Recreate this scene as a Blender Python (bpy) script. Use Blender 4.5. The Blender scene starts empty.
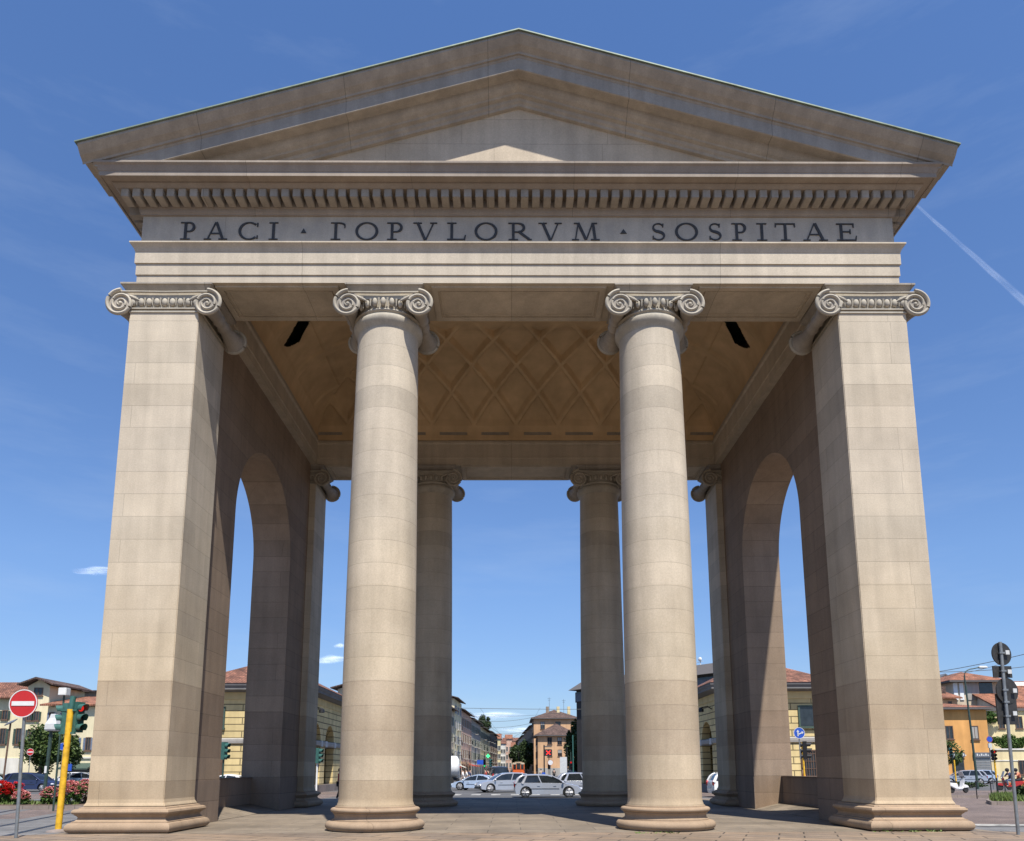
import bpy, bmesh, math, random
from mathutils import Vector, Matrix
random.seed(7)
R = math.radians
PI = math.pi
SC = bpy.context.scene
COL = SC.collection

# ------------------------------------------------------------------ camera numbers (solved from the photograph)
FPX, CY, CX, TH, ROLL, YAW, CAMX, CAMH = 754.81, 645.23, 515.56, 0.1633, 0.0025, -0.0063, -0.242, 1.5
ZR = -0.15                                   # street level; the monument stands on a pavement at z = 0

def P(px, py, Y):
    """the point at distance Y that the photograph shows at pixel (px, py)"""
    c, s = math.cos(ROLL), math.sin(ROLL)
    a, b = px - CX, CY - py
    u = a * c + b * s
    w = (b * c - a * s)
    x, z0 = u / FPX, w / FPX
    y = math.cos(TH) - z0 * math.sin(TH)
    z = math.sin(TH) + z0 * math.cos(TH)
    X = x * math.cos(YAW) - y * math.sin(YAW)
    Yy = x * math.sin(YAW) + y * math.cos(YAW)
    t = Y / Yy
    return Vector((CAMX + X * t, Y, CAMH + z * t))

def pix(p):
    """where a point of the scene falls in the photograph"""
    X, Y, Z = p[0] - CAMX, p[1], p[2] - CAMH
    X, Y = X * math.cos(YAW) + Y * math.sin(YAW), -X * math.sin(YAW) + Y * math.cos(YAW)
    a = Y * math.cos(TH) + Z * math.sin(TH); v = -Y * math.sin(TH) + Z * math.cos(TH)
    return CX + FPX * X / a, CY - FPX * v / a

def PX(px, Y, py=770):
    return P(px, py, Y).x

# ------------------------------------------------------------------ mesh helper
class MB:
    def __init__(s):
        s.v, s.f, s.m = [], [], []
        s.mi = 0

    def add(s, vs, fs):
        o = len(s.v)
        s.v += [tuple(v) for v in vs]
        for f in fs:
            s.f.append(tuple(i + o for i in f)); s.m.append(s.mi)
        return s

    def box(s, x0, x1, y0, y1, z0, z1, mat=None):
        vs = [(x, y, z) for z in (z0, z1) for y in (y0, y1) for x in (x0, x1)]
        if mat is not None: vs = [mat @ Vector(v) for v in vs]
        return s.add(vs, [(0, 2, 3, 1), (4, 5, 7, 6), (0, 1, 5, 4), (2, 6, 7, 3), (0, 4, 6, 2), (1, 3, 7, 5)])

    def prism(s, poly, a0, a1, axis='y'):
        """polygon given in the two other axes, extruded along axis"""
        n = len(poly)
        def pt(p, a):
            return {'x': (a, p[0], p[1]), 'y': (p[0], a, p[1]), 'z': (p[0], p[1], a)}[axis]
        vs = [pt(p, a0) for p in poly] + [pt(p, a1) for p in poly]
        fs = [tuple(range(n - 1, -1, -1)), tuple(range(n, 2 * n))]
        fs += [(i, (i + 1) % n, n + (i + 1) % n, n + i) for i in range(n)]
        return s.add(vs, fs)

    def lathe(s, prof, c=(0, 0, 0), n=48, mat=None, cap=True):
        """prof: list of (r, z); axis z through c"""
        vs, fs = [], []
        for r, z in prof:
            for k in range(n):
                a = 2 * PI * k / n
                vs.append(Vector((r * math.cos(a), r * math.sin(a), z)))
        if mat is not None: vs = [mat @ v for v in vs]
        vs = [v + Vector(c) for v in vs]
        for j in range(len(prof) - 1):
            for k in range(n):
                k2 = (k + 1) % n
                fs.append((j * n + k, j * n + k2, (j + 1) * n + k2, (j + 1) * n + k))
        if cap:
            fs.append(tuple(range(n - 1, -1, -1)))
            fs.append(tuple((len(prof) - 1) * n + k for k in range(n)))
        return s.add(vs, fs)

    def tube(s, pts, rad, n=8, cap=True):
        pts = [Vector(p) for p in pts]
        if not hasattr(rad, '__len__'): rad = [rad] * len(pts)
        vs, fs = [], []
        for i, p in enumerate(pts):
            d = (pts[min(i + 1, len(pts) - 1)] - pts[max(i - 1, 0)]).normalized()
            ref = Vector((0, 0, 1)) if abs(d.z) < .9 else Vector((1, 0, 0))
            u = d.cross(ref).normalized(); w = d.cross(u).normalized()
            for k in range(n):
                a = 2 * PI * k / n
                vs.append(p + (u * math.cos(a) + w * math.sin(a)) * rad[i])
        for j in range(len(pts) - 1):
            for k in range(n):
                k2 = (k + 1) % n
                fs.append((j * n + k, j * n + k2, (j + 1) * n + k2, (j + 1) * n + k))
        if cap:
            fs.append(tuple(range(n - 1, -1, -1)))
            fs.append(tuple((len(pts) - 1) * n + k for k in range(n)))
        return s.add(vs, fs)

    def ball(s, c, r, n=10, m=7):
        rx, ry, rz = r if hasattr(r, '__len__') else (r, r, r)
        vs, fs = [], []
        for j in range(m + 1):
            t = PI * j / m
            for k in range(n):
                a = 2 * PI * k / n
                vs.append((c[0] + rx * math.sin(t) * math.cos(a), c[1] + ry * math.sin(t) * math.sin(a), c[2] + rz * math.cos(t)))
        for j in range(m):
            for k in range(n):
                k2 = (k + 1) % n
                fs.append((j * n + k, (j + 1) * n + k, (j + 1) * n + k2, j * n + k2))
        return s.add(vs, fs)

    def ring(s, rect, prof):
        """closed profile (offset, z) carried round a rectangle with mitred corners"""
        x0, x1, y0, y1 = rect
        n = len(prof); vs = []
        for cx, cy, sx, sy in ((x0, y0, -1, -1), (x1, y0, 1, -1), (x1, y1, 1, 1), (x0, y1, -1, 1)):
            for o, z in prof: vs.append((cx + sx * o, cy + sy * o, z))
        fs = []
        for q in range(4):
            q2 = (q + 1) % 4
            for i in range(n):
                j = (i + 1) % n
                fs.append((q * n + i, q2 * n + i, q2 * n + j, q * n + j))
        return s.add(vs, fs)

    def loft_rect(s, rect, prof):
        """stacked offset rectangles, capped: a solid with moulded sides"""
        x0, x1, y0, y1 = rect; vs, fs = [], []
        for o, z in prof:
            vs += [(x0 - o, y0 - o, z), (x1 + o, y0 - o, z), (x1 + o, y1 + o, z), (x0 - o, y1 + o, z)]
        for j in range(len(prof) - 1):
            for k in range(4):
                k2 = (k + 1) % 4
                fs.append((j * 4 + k, j * 4 + k2, j * 4 + 4 + k2, j * 4 + 4 + k))
        fs.append((3, 2, 1, 0)); b = (len(prof) - 1) * 4
        fs.append((b, b + 1, b + 2, b + 3))
        return s.add(vs, fs)

    def build(s, name, mats, parent=None, loc=(0, 0, 0), rot=None, smooth=30, bevel=0, recalc=True):
        me = bpy.data.meshes.new(name)
        me.from_pydata(s.v, [], s.f)
        if not isinstance(mats, (list, tuple)): mats = [mats]
        for m in mats: me.materials.append(m)
        me.polygons.foreach_set('material_index', s.m)
        if recalc or bevel:
            bm = bmesh.new(); bm.from_mesh(me)
            if recalc: bmesh.ops.recalc_face_normals(bm, faces=bm.faces)
            if bevel:
                es = [e for e in bm.edges if len(e.link_faces) == 2 and e.calc_face_angle(0) > R(35)]
                bmesh.ops.bevel(bm, geom=es, offset=bevel, segments=2, affect='EDGES', clamp_overlap=True)
            bm.to_mesh(me); bm.free()
        if smooth:
            me.polygons.foreach_set('use_smooth', [True] * len(me.polygons))
            me.set_sharp_from_angle(angle=R(smooth))
        me.update()
        o = bpy.data.objects.new(name, me); COL.objects.link(o)
        o.location = loc
        if rot: o.rotation_euler = rot
        if parent: o.parent = parent
        return o

def tag(o, label=None, cat=None, group=None, kind=None):
    if label: o['label'] = label
    if cat: o['category'] = cat
    if group: o['group'] = group
    if kind: o['kind'] = kind
    return o

def thing(name, label, cat, loc=(0, 0, 0), rz=0, group=None):
    o = bpy.data.objects.new(name, None); COL.objects.link(o)
    o.location = loc; o.rotation_euler = (0, 0, rz); o.empty_display_size = .2
    return tag(o, label, cat, group)

def copy_tree(o, parent=None):
    c = o.copy(); COL.objects.link(c)
    if parent: c.parent = parent
    for ch in list(o.children): copy_tree(ch, c)
    return c

# ------------------------------------------------------------------ materials
class NT:
    def __init__(s, name):
        s.mat = bpy.data.materials.new(name); s.mat.use_nodes = True
        s.t = s.mat.node_tree; s.n = s.t.nodes; s.l = s.t.links
        s.b = s.n['Principled BSDF']
    def new(s, t, **k):
        n = s.n.new(t)
        for a, v in k.items(): setattr(n, a, v)
        return n
    def link(s, a, b): s.l.new(a, b)
    def math(s, op, a, b=None):
        n = s.new('ShaderNodeMath', operation=op)
        for i, v in enumerate((a, b)):
            if v is None: continue
            if isinstance(v, (int, float)): n.inputs[i].default_value = v
            else: s.link(v, n.inputs[i])
        return n.outputs[0]
    def noise(s, vec, scale, detail=4, rough=.55):
        n = s.new('ShaderNodeTexNoise'); n.inputs['Scale'].default_value = scale
        n.inputs['Detail'].default_value = detail; n.inputs['Roughness'].default_value = rough
        if vec is not None: s.link(vec, n.inputs['Vector'])
        return n.outputs['Fac']
    def ramp(s, fac, lo, hi, a=.3, b=.7):
        n = s.new('ShaderNodeMapRange'); n.inputs['From Min'].default_value = a; n.inputs['From Max'].default_value = b
        n.inputs['To Min'].default_value = lo; n.inputs['To Max'].default_value = hi
        s.link(fac, n.inputs['Value']); return n.outputs['Result']
    def mul(s, col, fac):
        n = s.new('ShaderNodeMix', data_type='RGBA', blend_type='MULTIPLY'); n.inputs['Factor'].default_value = 1
        if hasattr(col, '__len__'): n.inputs[6].default_value = (*col[:3], 1)
        else: s.link(col, n.inputs[6])
        s.link(fac, n.inputs[7]); return n.outputs[2]
    def mix(s, fac, a, b):
        n = s.new('ShaderNodeMix', data_type='RGBA')
        if isinstance(fac, (int, float)): n.inputs['Factor'].default_value = fac
        else: s.link(fac, n.inputs['Factor'])
        for i, v in ((6, a), (7, b)):
            if hasattr(v, '__len__'): n.inputs[i].default_value = (*v[:3], 1)
            else: s.link(v, n.inputs[i])
        return n.outputs[2]
    def pos(s): return s.new('ShaderNodeNewGeometry').outputs['Position']
    def obj(s): return s.new('ShaderNodeTexCoord').outputs['Object']
    def vmul(s, v, k):
        n = s.new('ShaderNodeVectorMath', operation='MULTIPLY'); s.link(v, n.inputs[0]); n.inputs[1].default_value = k
        return n.outputs[0]
    def xyz(s, v):
        n = s.new('ShaderNodeSeparateXYZ'); s.link(v, n.inputs[0]); return n.outputs
    def comb(s, x, y, z=0):
        n = s.new('ShaderNodeCombineXYZ')
        for i, v in enumerate((x, y, z)):
            if isinstance(v, (int, float)): n.inputs[i].default_value = v
            else: s.link(v, n.inputs[i])
        return n.outputs[0]
    def bump(s, h, strength=.3, dist=.02):
        n = s.new('ShaderNodeBump'); n.inputs['Strength'].default_value = strength; n.inputs['Distance'].default_value = dist
        s.link(h, n.inputs['Height']); s.link(n.outputs['Normal'], s.b.inputs['Normal'])

def flat(name, col, rough=.6, metal=0, var=.12, scale=6, spec=None, coat=0):
    t = NT(name)
    f = t.ramp(t.noise(t.obj(), scale, 5), 1 - var, 1 + var)
    t.link(t.mul(col, f), t.b.inputs['Base Color'])
    t.b.inputs['Roughness'].default_value = rough; t.b.inputs['Metallic'].default_value = metal
    if spec is not None: t.b.inputs['Specular IOR Level'].default_value = spec
    if coat: t.b.inputs['Coat Weight'].default_value = coat; t.b.inputs['Coat Roughness'].default_value = .08
    return t.mat

def warmv(t):
    n = t.new('ShaderNodeRGB'); n.outputs[0].default_value = (.945, .86, .745, 1); return n.outputs[0]

def stone(name, base, row=.62, width=1.9, cyl=None, ux=False, patina=0, bands=False, joint=.007, var=.13, grey=None, mortar=.5, rough=.85, streak=.1):
    t = NT(name)
    if cyl:
        o = t.xyz(t.obj()); u = t.math('MULTIPLY', t.math('ARCTAN2', o[1], o[0]), cyl); z = t.xyz(t.pos())[2]
    else:
        o = t.xyz(t.pos()); u = o[0] if ux else t.math('ADD', o[0], o[1]); z = o[2]
    pos = t.pos()
    br = t.new('ShaderNodeTexBrick'); br.offset = .37; br.offset_frequency = 2; br.squash = 1.35; br.squash_frequency = 3
    t.link(t.comb(t.math('ADD', u, 50.3), z), br.inputs['Vector'])
    br.inputs['Scale'].default_value = 1; br.inputs['Brick Width'].default_value = width; br.inputs['Row Height'].default_value = row
    br.inputs['Mortar Size'].default_value = joint; br.inputs['Mortar Smooth'].default_value = .15
    warm = [base[0] * (1 + var), base[1] * (1 + var * .85), base[2] * (1 + var * .6)]
    cool = [base[0] * (1 - var), base[1] * (1 - var * .95), base[2] * (1 - var * .85)]
    br.inputs['Color1'].default_value = (*warm, 1); br.inputs['Color2'].default_value = (*cool, 1)
    br.inputs['Mortar'].default_value = (*[c * mortar for c in base], 1)
    col = br.outputs['Color']
    # per-row tone
    rown = t.new('ShaderNodeTexWhiteNoise', noise_dimensions='1D')
    t.link(t.math('FLOOR', t.math('DIVIDE', z, row)), rown.inputs['W'])
    col = t.mul(col, t.ramp(rown.outputs['Value'], .945, 1.045, 0, 1))
    col = t.mul(col, t.ramp(t.noise(pos, .7, 6, .6), .87, 1.11))
    col = t.mul(col, t.ramp(t.noise(t.vmul(pos, (3, 3, .25)), 1.0, 5), 1 - streak, 1 + streak))
    col = t.mul(col, t.ramp(t.noise(pos, 28, 3, .7), .9, 1.1))
    if bands:         # courses cut from other beds of the quarry
        cr = t.new('ShaderNodeValToRGB'); cr.color_ramp.interpolation = 'CONSTANT'
        t.link(t.math('DIVIDE', z, 16.0), cr.inputs[0]); el = cr.color_ramp.elements
        steps = [(0, (.86, .80, .72)), (1.24, (1.0, .985, .95)), (1.86, (.87, .825, .785)), (2.48, (.84, .79, .74)), (3.1, (.85, .80, .74)), (3.72, (1.01, .99, .93)), (4.96, (.97, .945, .89)),
                 (6.2, (1.03, 1.01, .97)), (8.06, (.985, .965, .93)), (8.68, (1.02, 1.0, .98)), (11.16, (.97, .95, .925)), (11.78, (1.03, 1.02, 1.0))]
        el[0].position = 0; el[0].color = (*steps[0][1], 1); el[1].position = steps[1][0] / 16; el[1].color = (*steps[1][1], 1)
        for z_, c_ in steps[2:]:
            e_ = el.new(z_ / 16); e_.color = (*c_, 1)
        col = t.mix(t.ramp(t.noise(pos, .5, 5), .35, 1.0), col, t.mul(col, cr.outputs[0]))
    if patina:        # the lower courses are a yellower, rain splashed stone
        hz = t.math('ADD', z, t.math('MULTIPLY', t.math('SUBTRACT', t.noise(pos, .35, 4), .5), 5))
        col = t.mix(t.ramp(hz, patina, 0, .5, 8.5), col, t.mul(col, warmv(t)))
    if grey is not None:
        col = t.mix(t.ramp(t.noise(t.vmul(pos, (1, 1, .6)), 2.2, 7, .7), 0, .6, .42, .72), col, grey)
    t.link(col, t.b.inputs['Base Color'])
    t.b.inputs['Roughness'].default_value = rough; t.b.inputs['Specular IOR Level'].default_value = .25
    h = t.math('SUBTRACT', t.math('MULTIPLY', t.noise(pos, 40, 4, .7), .35), br.outputs['Fac'])
    t.bump(h, .45, .015)
    return t.mat

def plaster(name, col, var=.14, streak=.12, rough=.9):
    t = NT(name); p = t.pos()
    c = t.mul(col, t.ramp(t.noise(p, .35, 6, .6), 1 - var, 1 + var))
    c = t.mul(c, t.ramp(t.noise(t.vmul(p, (1.6, 1.6, .12)), 1, 5), 1 - streak, 1 + streak))
    t.link(c, t.b.inputs['Base Color']); t.b.inputs['Roughness'].default_value = rough
    t.b.inputs['Specular IOR Level'].default_value = .2
    t.bump(t.noise(p, 12, 4), .15, .02)
    return t.mat

def tiles(name, col, pitch=.22):
    t = NT(name); p = t.obj(); o = t.xyz(p)
    w = t.new('ShaderNodeTexBrick'); w.offset = .0
    t.link(t.comb(t.math('ADD', o[0], o[1]), t.math('MULTIPLY', o[2], 2.2)), w.inputs['Vector'])
    w.inputs['Scale'].default_value = 1; w.inputs['Brick Width'].default_value = pitch; w.inputs['Row Height'].default_value = .36
    w.inputs['Mortar Size'].default_value = .035; w.inputs['Mortar Smooth'].default_value = .6
    w.inputs['Color1'].default_value = (*[c * 1.35 for c in col], 1); w.inputs['Color2'].default_value = (*[c * .65 for c in col], 1)
    w.inputs['Mortar'].default_value = (*[c * .35 for c in col], 1)
    c = t.mul(w.outputs['Color'], t.ramp(t.noise(p, .8, 5), .6, 1.35)); c = t.mul(c, t.ramp(t.noise(p, 5, 3, .7), .6, 1.4))
    t.link(c, t.b.inputs['Base Color']); t.b.inputs['Roughness'].default_value = .9
    t.bump(t.math('SUBTRACT', 1, w.outputs['Fac']), .8, .05)
    return t.mat

def rustic(name, col):
    """plaster cut in courses with deep joints"""
    t = NT(name); p = t.pos(); o = t.xyz(p)
    br = t.new('ShaderNodeTexBrick'); br.offset = .5
    t.link(t.comb(t.math('ADD', o[0], o[1]), o[2]), br.inputs['Vector'])
    br.inputs['Scale'].default_value = 1; br.inputs['Brick Width'].default_value = 2.9; br.inputs['Row Height'].default_value = .46
    br.inputs['Mortar Size'].default_value = .035; br.inputs['Mortar Smooth'].default_value = .25
    br.inputs['Color1'].default_value = (*[c * 1.08 for c in col], 1); br.inputs['Color2'].default_value = (*[c * .92 for c in col], 1)
    br.inputs['Mortar'].default_value = (*[c * .32 for c in col], 1)
    c = t.mul(br.outputs['Color'], t.ramp(t.noise(p, .6, 6), .82, 1.12))
    c = t.mul(c, t.ramp(t.noise(t.vmul(p, (2, 2, .2)), 1, 5), .85, 1.1))
    t.link(c, t.b.inputs['Base Color']); t.b.inputs['Roughness'].default_value = .9
    t.bump(t.math('SUBTRACT', 1, br.outputs['Fac']), 1, .06)
    return t.mat

def foliage(name, col, var=.45):
    t = NT(name); p = t.pos()
    c = t.mul(col, t.ramp(t.noise(p, 3, 3, .7), 1 - var, 1 + var))
    c = t.mix(t.ramp(t.noise(p, 9, 2), 0, .5), c, (col[0] * 1.9, col[1] * 1.5, col[2] * .9))
    t.link(c, t.b.inputs['Base Color']); t.b.inputs['Roughness'].default_value = .6
    t.b.inputs['Specular IOR Level'].default_value = .3
    try:
        t.b.inputs['Subsurface Weight'].default_value = 0
    except Exception: pass
    return t.mat

def slabs(name, c1, c2, mortar, w, h, rot=0, joint=.012, stain=.25):
    t = NT(name); p = t.pos()
    mp = t.new('ShaderNodeMapping'); mp.inputs['Rotation'].default_value = (0, 0, rot); t.link(p, mp.inputs['Vector'])
    br = t.new('ShaderNodeTexBrick'); br.offset = .43
    t.link(mp.outputs[0], br.inputs['Vector'])
    br.inputs['Scale'].default_value = 1; br.inputs['Brick Width'].default_value = w; br.inputs['Row Height'].default_value = h
    br.inputs['Mortar Size'].default_value = joint; br.inputs['Mortar Smooth'].default_value = .2
    br.inputs['Color1'].default_value = (*c1, 1); br.inputs['Color2'].default_value = (*c2, 1); br.inputs['Mortar'].default_value = (*mortar, 1)
    c = t.mul(br.outputs['Color'], t.ramp(t.noise(p, .45, 6, .62), 1 - stain, 1 + stain * .7))
    c = t.mul(c, t.ramp(t.noise(p, 3.5, 5, .6), .86, 1.12))
    c = t.mul(c, t.ramp(t.noise(p, 45, 2), .9, 1.1))
    t.link(c, t.b.inputs['Base Color']); t.b.inputs['Roughness'].default_value = .8
    t.b.inputs['Specular IOR Level'].default_value = .3
    t.bump(t.math('SUBTRACT', t.math('MULTIPLY', t.noise(p, 30, 3), .3), br.outputs['Fac']), .4, .01)
    return t.mat

def glass_dark(name, col=(.02, .025, .03), rough=.08):
    t = NT(name)
    c = t.mul(col, t.ramp(t.noise(t.obj(), 1.5, 3), .5, 1.6))
    t.link(c, t.b.inputs['Base Color']); t.b.inputs['Roughness'].default_value = rough
    t.b.inputs['Specular IOR Level'].default_value = .6
    return t.mat

def lamp(name, col, strength):
    t = NT(name)
    t.b.inputs['Base Color'].default_value = (*col, 1)
    f = t.ramp(t.noise(t.obj(), 60, 1), .8, 1.2)
    t.link(t.mul(col, f), t.b.inputs['Emission Color']); t.b.inputs['Emission Strength'].default_value = strength
    return t.mat

ST = (.475, .412, .322)
M = {}
M['stone'] = stone('sandstone_ashlar', ST, patina=.9, bands=True, width=3.1, var=.05, joint=.006, mortar=.72)
M['stone_col'] = stone('sandstone_drum', ST, patina=.75, bands=True, cyl=.9, width=5.3, var=.045, joint=.006, mortar=.74)
M['stone_base'] = stone('granite_base', (.31, .225, .15), row=5, width=3.1, joint=.006, var=.06)
M['stone_in'] = stone('shaded_inner_ashlar', (.27, .205, .152), bands=True, row=.62, width=3.4, streak=.1, var=.05, mortar=.65)  # darker, browner ashlar: shade of the interior put into the base colour
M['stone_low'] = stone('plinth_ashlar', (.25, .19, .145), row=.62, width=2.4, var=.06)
M['stone_arch'] = stone('architrave_stone', (.46, .40, .315), ux=True, row=90, width=4.3, joint=.006, var=.06)
M['stone_grey'] = stone('weathered_grey_stone', (.325, .29, .245), ux=True, row=90, width=2.9, joint=.008, var=.08, grey=(.23, .21, .185), streak=.14)
M['stone_frieze'] = stone('frieze_stone', (.43, .38, .31), row=90, width=4.7, joint=.005, var=.04, grey=(.31, .285, .25), ux=True)
M['stone_warm'] = stone('warm_moulding_stone', (.30, .255, .21), ux=True, row=90, width=3.3, joint=.006, var=.08, grey=(.25, .2, .16))
M['stone_tymp'] = stone('tympanum_stone', (.46, .385, .29), row=.8, width=3.1, joint=.004, var=.05, ux=True)
M['capital'] = stone('capital_stone', (.40, .36, .29), row=90, width=9, joint=.001, var=.03, grey=(.24, .22, .185))
M['vault'] = plaster('ochre_vault_plaster', (.55, .40, .235), var=.2)
M['bronze'] = flat('dark_bronze_letters', (.045, .041, .037), .6, .2, .3, 12)
M['copper'] = flat('green_copper_sheet', (.16, .21, .16), .6, .2, .3, 3)
M['dark'] = flat('dark_void', (.012, .011, .01), .9)
M['slab'] = slabs('worn_stone_slabs', (.22, .178, .13), (.175, .142, .105), (.11, .09, .068), 1.9, .85, 0, .014, .32)
M['slab2'] = slabs('apron_slabs', (.25, .18, .12), (.18, .14, .105), (.06, .048, .036), 1.25, .55, .35, .02)
M['kerb'] = slabs('kerb_granite', (.27, .22, .19), (.23, .19, .165), (.1, .09, .08), 1.1, 1.1)
M['setts'] = slabs('porphyry_setts', (.20, .15, .125), (.16, .12, .105), (.09, .075, .065), .14, .14, .4, .012, .3)
M['lane'] = slabs('granite_tram_lane', (.17, .165, .16), (.125, .122, .12), (.06, .058, .055), 1.4, .6, .15)
t = NT('asphalt'); p = t.pos()
c = t.mul((.085, .082, .08), t.ramp(t.noise(p, .25, 6, .6), .7, 1.3)); c = t.mul(c, t.ramp(t.noise(p, 60, 2), .75, 1.25))
t.link(c, t.b.inputs['Base Color']); t.b.inputs['Roughness'].default_value = .85; M['asphalt'] = t.mat
M['paint'] = flat('worn_road_paint', (.30, .29, .265), .85, 0, .7, 3)
M['steel'] = flat('galvanised_steel', (.22, .235, .24), .5, .5, .2, 8)
M['rail'] = flat('polished_rail_steel', (.04, .038, .036), .45, .6)
M['yellow'] = flat('yellow_pole_paint', (.70, .40, .02), .55, 0, .3, 7)
M['tgreen'] = flat('green_signal_housing', (.035, .11, .09), .45, 0, .25, 9)
M['dgreen'] = flat('dark_green_pole_paint', (.03, .055, .045), .5, 0, .25, 6)
M['black'] = flat('black_paint', (.015, .015, .017), .45)
M['signred'] = flat('sign_red', (.45, .018, .018), .4, 0, .08)
M['signwhite'] = flat('sign_white', (.62, .62, .6), .45, 0, .06)
M['signblue'] = flat('sign_blue', (.02, .08, .42), .4, 0, .1)
M['signback'] = flat('dark_sign_back', (.035, .034, .033), .6, .3, .3, 14)
M['greybox'] = flat('pale_grey_box', (.5, .51, .5), .5)
M['red_lit'] = lamp('lit_red_lens', (1, .03, .02), .45)
M['green_lit'] = lamp('lit_green_lens', (.05, 1, .3), .5)
M['lens'] = flat('unlit_lens', (.05, .03, .02), .2)
M['white'] = flat('white_paint', (.7, .7, .68), .5, 0, .08)
M['cream'] = plaster('cream_plaster', (.62, .52, .30))
M['pale'] = plaster('pale_yellow_plaster', (.66, .58, .38))
M['offwhite'] = plaster('off_white_plaster', (.62, .59, .52))
M['orange'] = plaster('orange_plaster', (.60, .31, .105))
M['apricot'] = plaster('apricot_plaster', (.54, .335, .19))
M['greyp'] = plaster('grey_plaster', (.33, .31, .28))
M['pinkp'] = plaster('dusty_pink_plaster', (.50, .33, .25))
M['beige'] = plaster('beige_plaster', (.52, .43, .31))
M['brownp'] = plaster('brown_plaster', (.26, .2, .15))
M['brickp'] = plaster('dark_facade_cladding', (.05, .047, .045))
M['concrete'] = plaster('pale_concrete', (.5, .5, .48))
M['rustic'] = rustic('rusticated_yellow_plaster', (.64, .50, .24))
M['rusplain'] = plaster('plain_yellow_plaster', (.60, .47, .24))
M['tile'] = tiles('terracotta_tiles', (.30, .125, .07))
M['tile2'] = tiles('weathered_roof_tiles', (.2, .088, .055))
M['tile_dark'] = tiles('brown_roof_tiles', (.12, .075, .06))
M['slate'] = flat('slate_roof', (.12, .13, .15), .7, 0, .2, 2)
M['eavesgrey'] = plaster('grey_eaves', (.17, .165, .16))
M['fascia'] = flat('dark_eaves', (.10, .09, .085), .7)
M['glass'] = glass_dark('window_glass')
M['carglass'] = glass_dark('car_glass', (.015, .018, .02), .04)
M['shut_g'] = flat('green_shutters', (.05, .08, .06), .6, 0, .2)
M['shut_b'] = flat('brown_shutters', (.12, .07, .045), .6, 0, .2)
M['shut_bl'] = flat('blue_grey_shutters', (.16, .2, .27), .6, 0, .2)
M['leaf'] = foliage('tree_leaves', (.05, .085, .022))
M['leaf2'] = foliage('hedge_leaves', (.055, .11, .025))
M['leaf3'] = foliage('dark_tree_leaves', (.03, .055, .02))
M['grassm'] = foliage('verge_grass', (.09, .14, .04), .35)
M['bark'] = flat('bark', (.11, .08, .06), .9, 0, .3, 12)
M['redfl'] = flat('red_petals', (.55, .012, .01), .5, 0, .25, 40)
M['pinkfl'] = flat('pink_petals', (.62, .26, .24), .5, 0, .3, 40)
M['soil'] = flat('soil', (.11, .075, .05), .95, 0, .3, 3)
M['rubber'] = flat('tyre_rubber', (.018, .018, .018), .8)
M['alloy'] = flat('alloy_rim', (.3, .3, .31), .45, .5, .1)
M['trim'] = flat('black_car_trim', (.02, .02, .02), .5)
M['headl'] = flat('headlight_glass', (.6, .62, .64), .1, .2)
M['taill'] = flat('tail_light_glass', (.4, .02, .015), .15)
def paint(name, col, metal=.3): return flat(name, col, .28, metal, .03, 2, coat=.6)
M['c_silver'] = paint('silver_car_paint', (.42, .43, .46), .45)
M['c_white'] = paint('white_car_paint', (.72, .72, .71), 0)
M['c_navy'] = paint('navy_car_paint', (.018, .025, .075), .2)
M['c_blue'] = paint('pale_blue_car_paint', (.42, .5, .62), .3)
M['c_dark'] = paint('charcoal_car_paint', (.03, .032, .035), .3)
M['c_grey'] = paint('grey_car_paint', (.3, .31, .33), .4)
M['c_teal'] = paint('pale_teal_car_paint', (.35, .5, .52), .2)
M['tram_o'] = paint('orange_tram_paint', (.62, .12, .02), 0)
M['bike_r'] = paint('red_scooter_paint', (.4, .02, .02), 0)
M['skin'] = flat('skin', (.5, .32, .23), .55, 0, .05)
M['hair'] = flat('dark_hair', (.03, .02, .015), .7)
M['cl_white'] = flat('white_cloth', (.68, .67, .64), .85, 0, .1)
M['cl_blue'] = flat('navy_cloth', (.03, .045, .1), .85, 0, .15)
M['cl_jean'] = flat('denim_cloth', (.09, .12, .2), .85, 0, .15)
M['cl_red'] = flat('red_cloth', (.4, .05, .035), .85, 0, .15)
M['cl_orange'] = flat('orange_pink_cloth', (.7, .22, .12), .85, 0, .15)
M['cl_black'] = flat('black_cloth', (.02, .02, .022), .85, 0, .15)
M['cl_tan'] = flat('tan_cloth', (.42, .34, .24), .85, 0, .15)
M['wire'] = flat('overhead_wire_metal', (.05, .05, .05), .6)

# ================================================================== THE CITY GATE
D0, DEP, BT = 19.0, 14.44, 1.84
D1 = D0 + DEP
WI, WO, ZA = 8.79, 10.68, 14.80
XC, YCF, YCR = 3.736, D0 + BT / 2, D1 - BT / 2
YM = (D0 + D1) / 2
gate = thing('city_gate', 'monumental sandstone city gate with four Ionic columns and an inscribed pediment', 'city gate')

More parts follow.
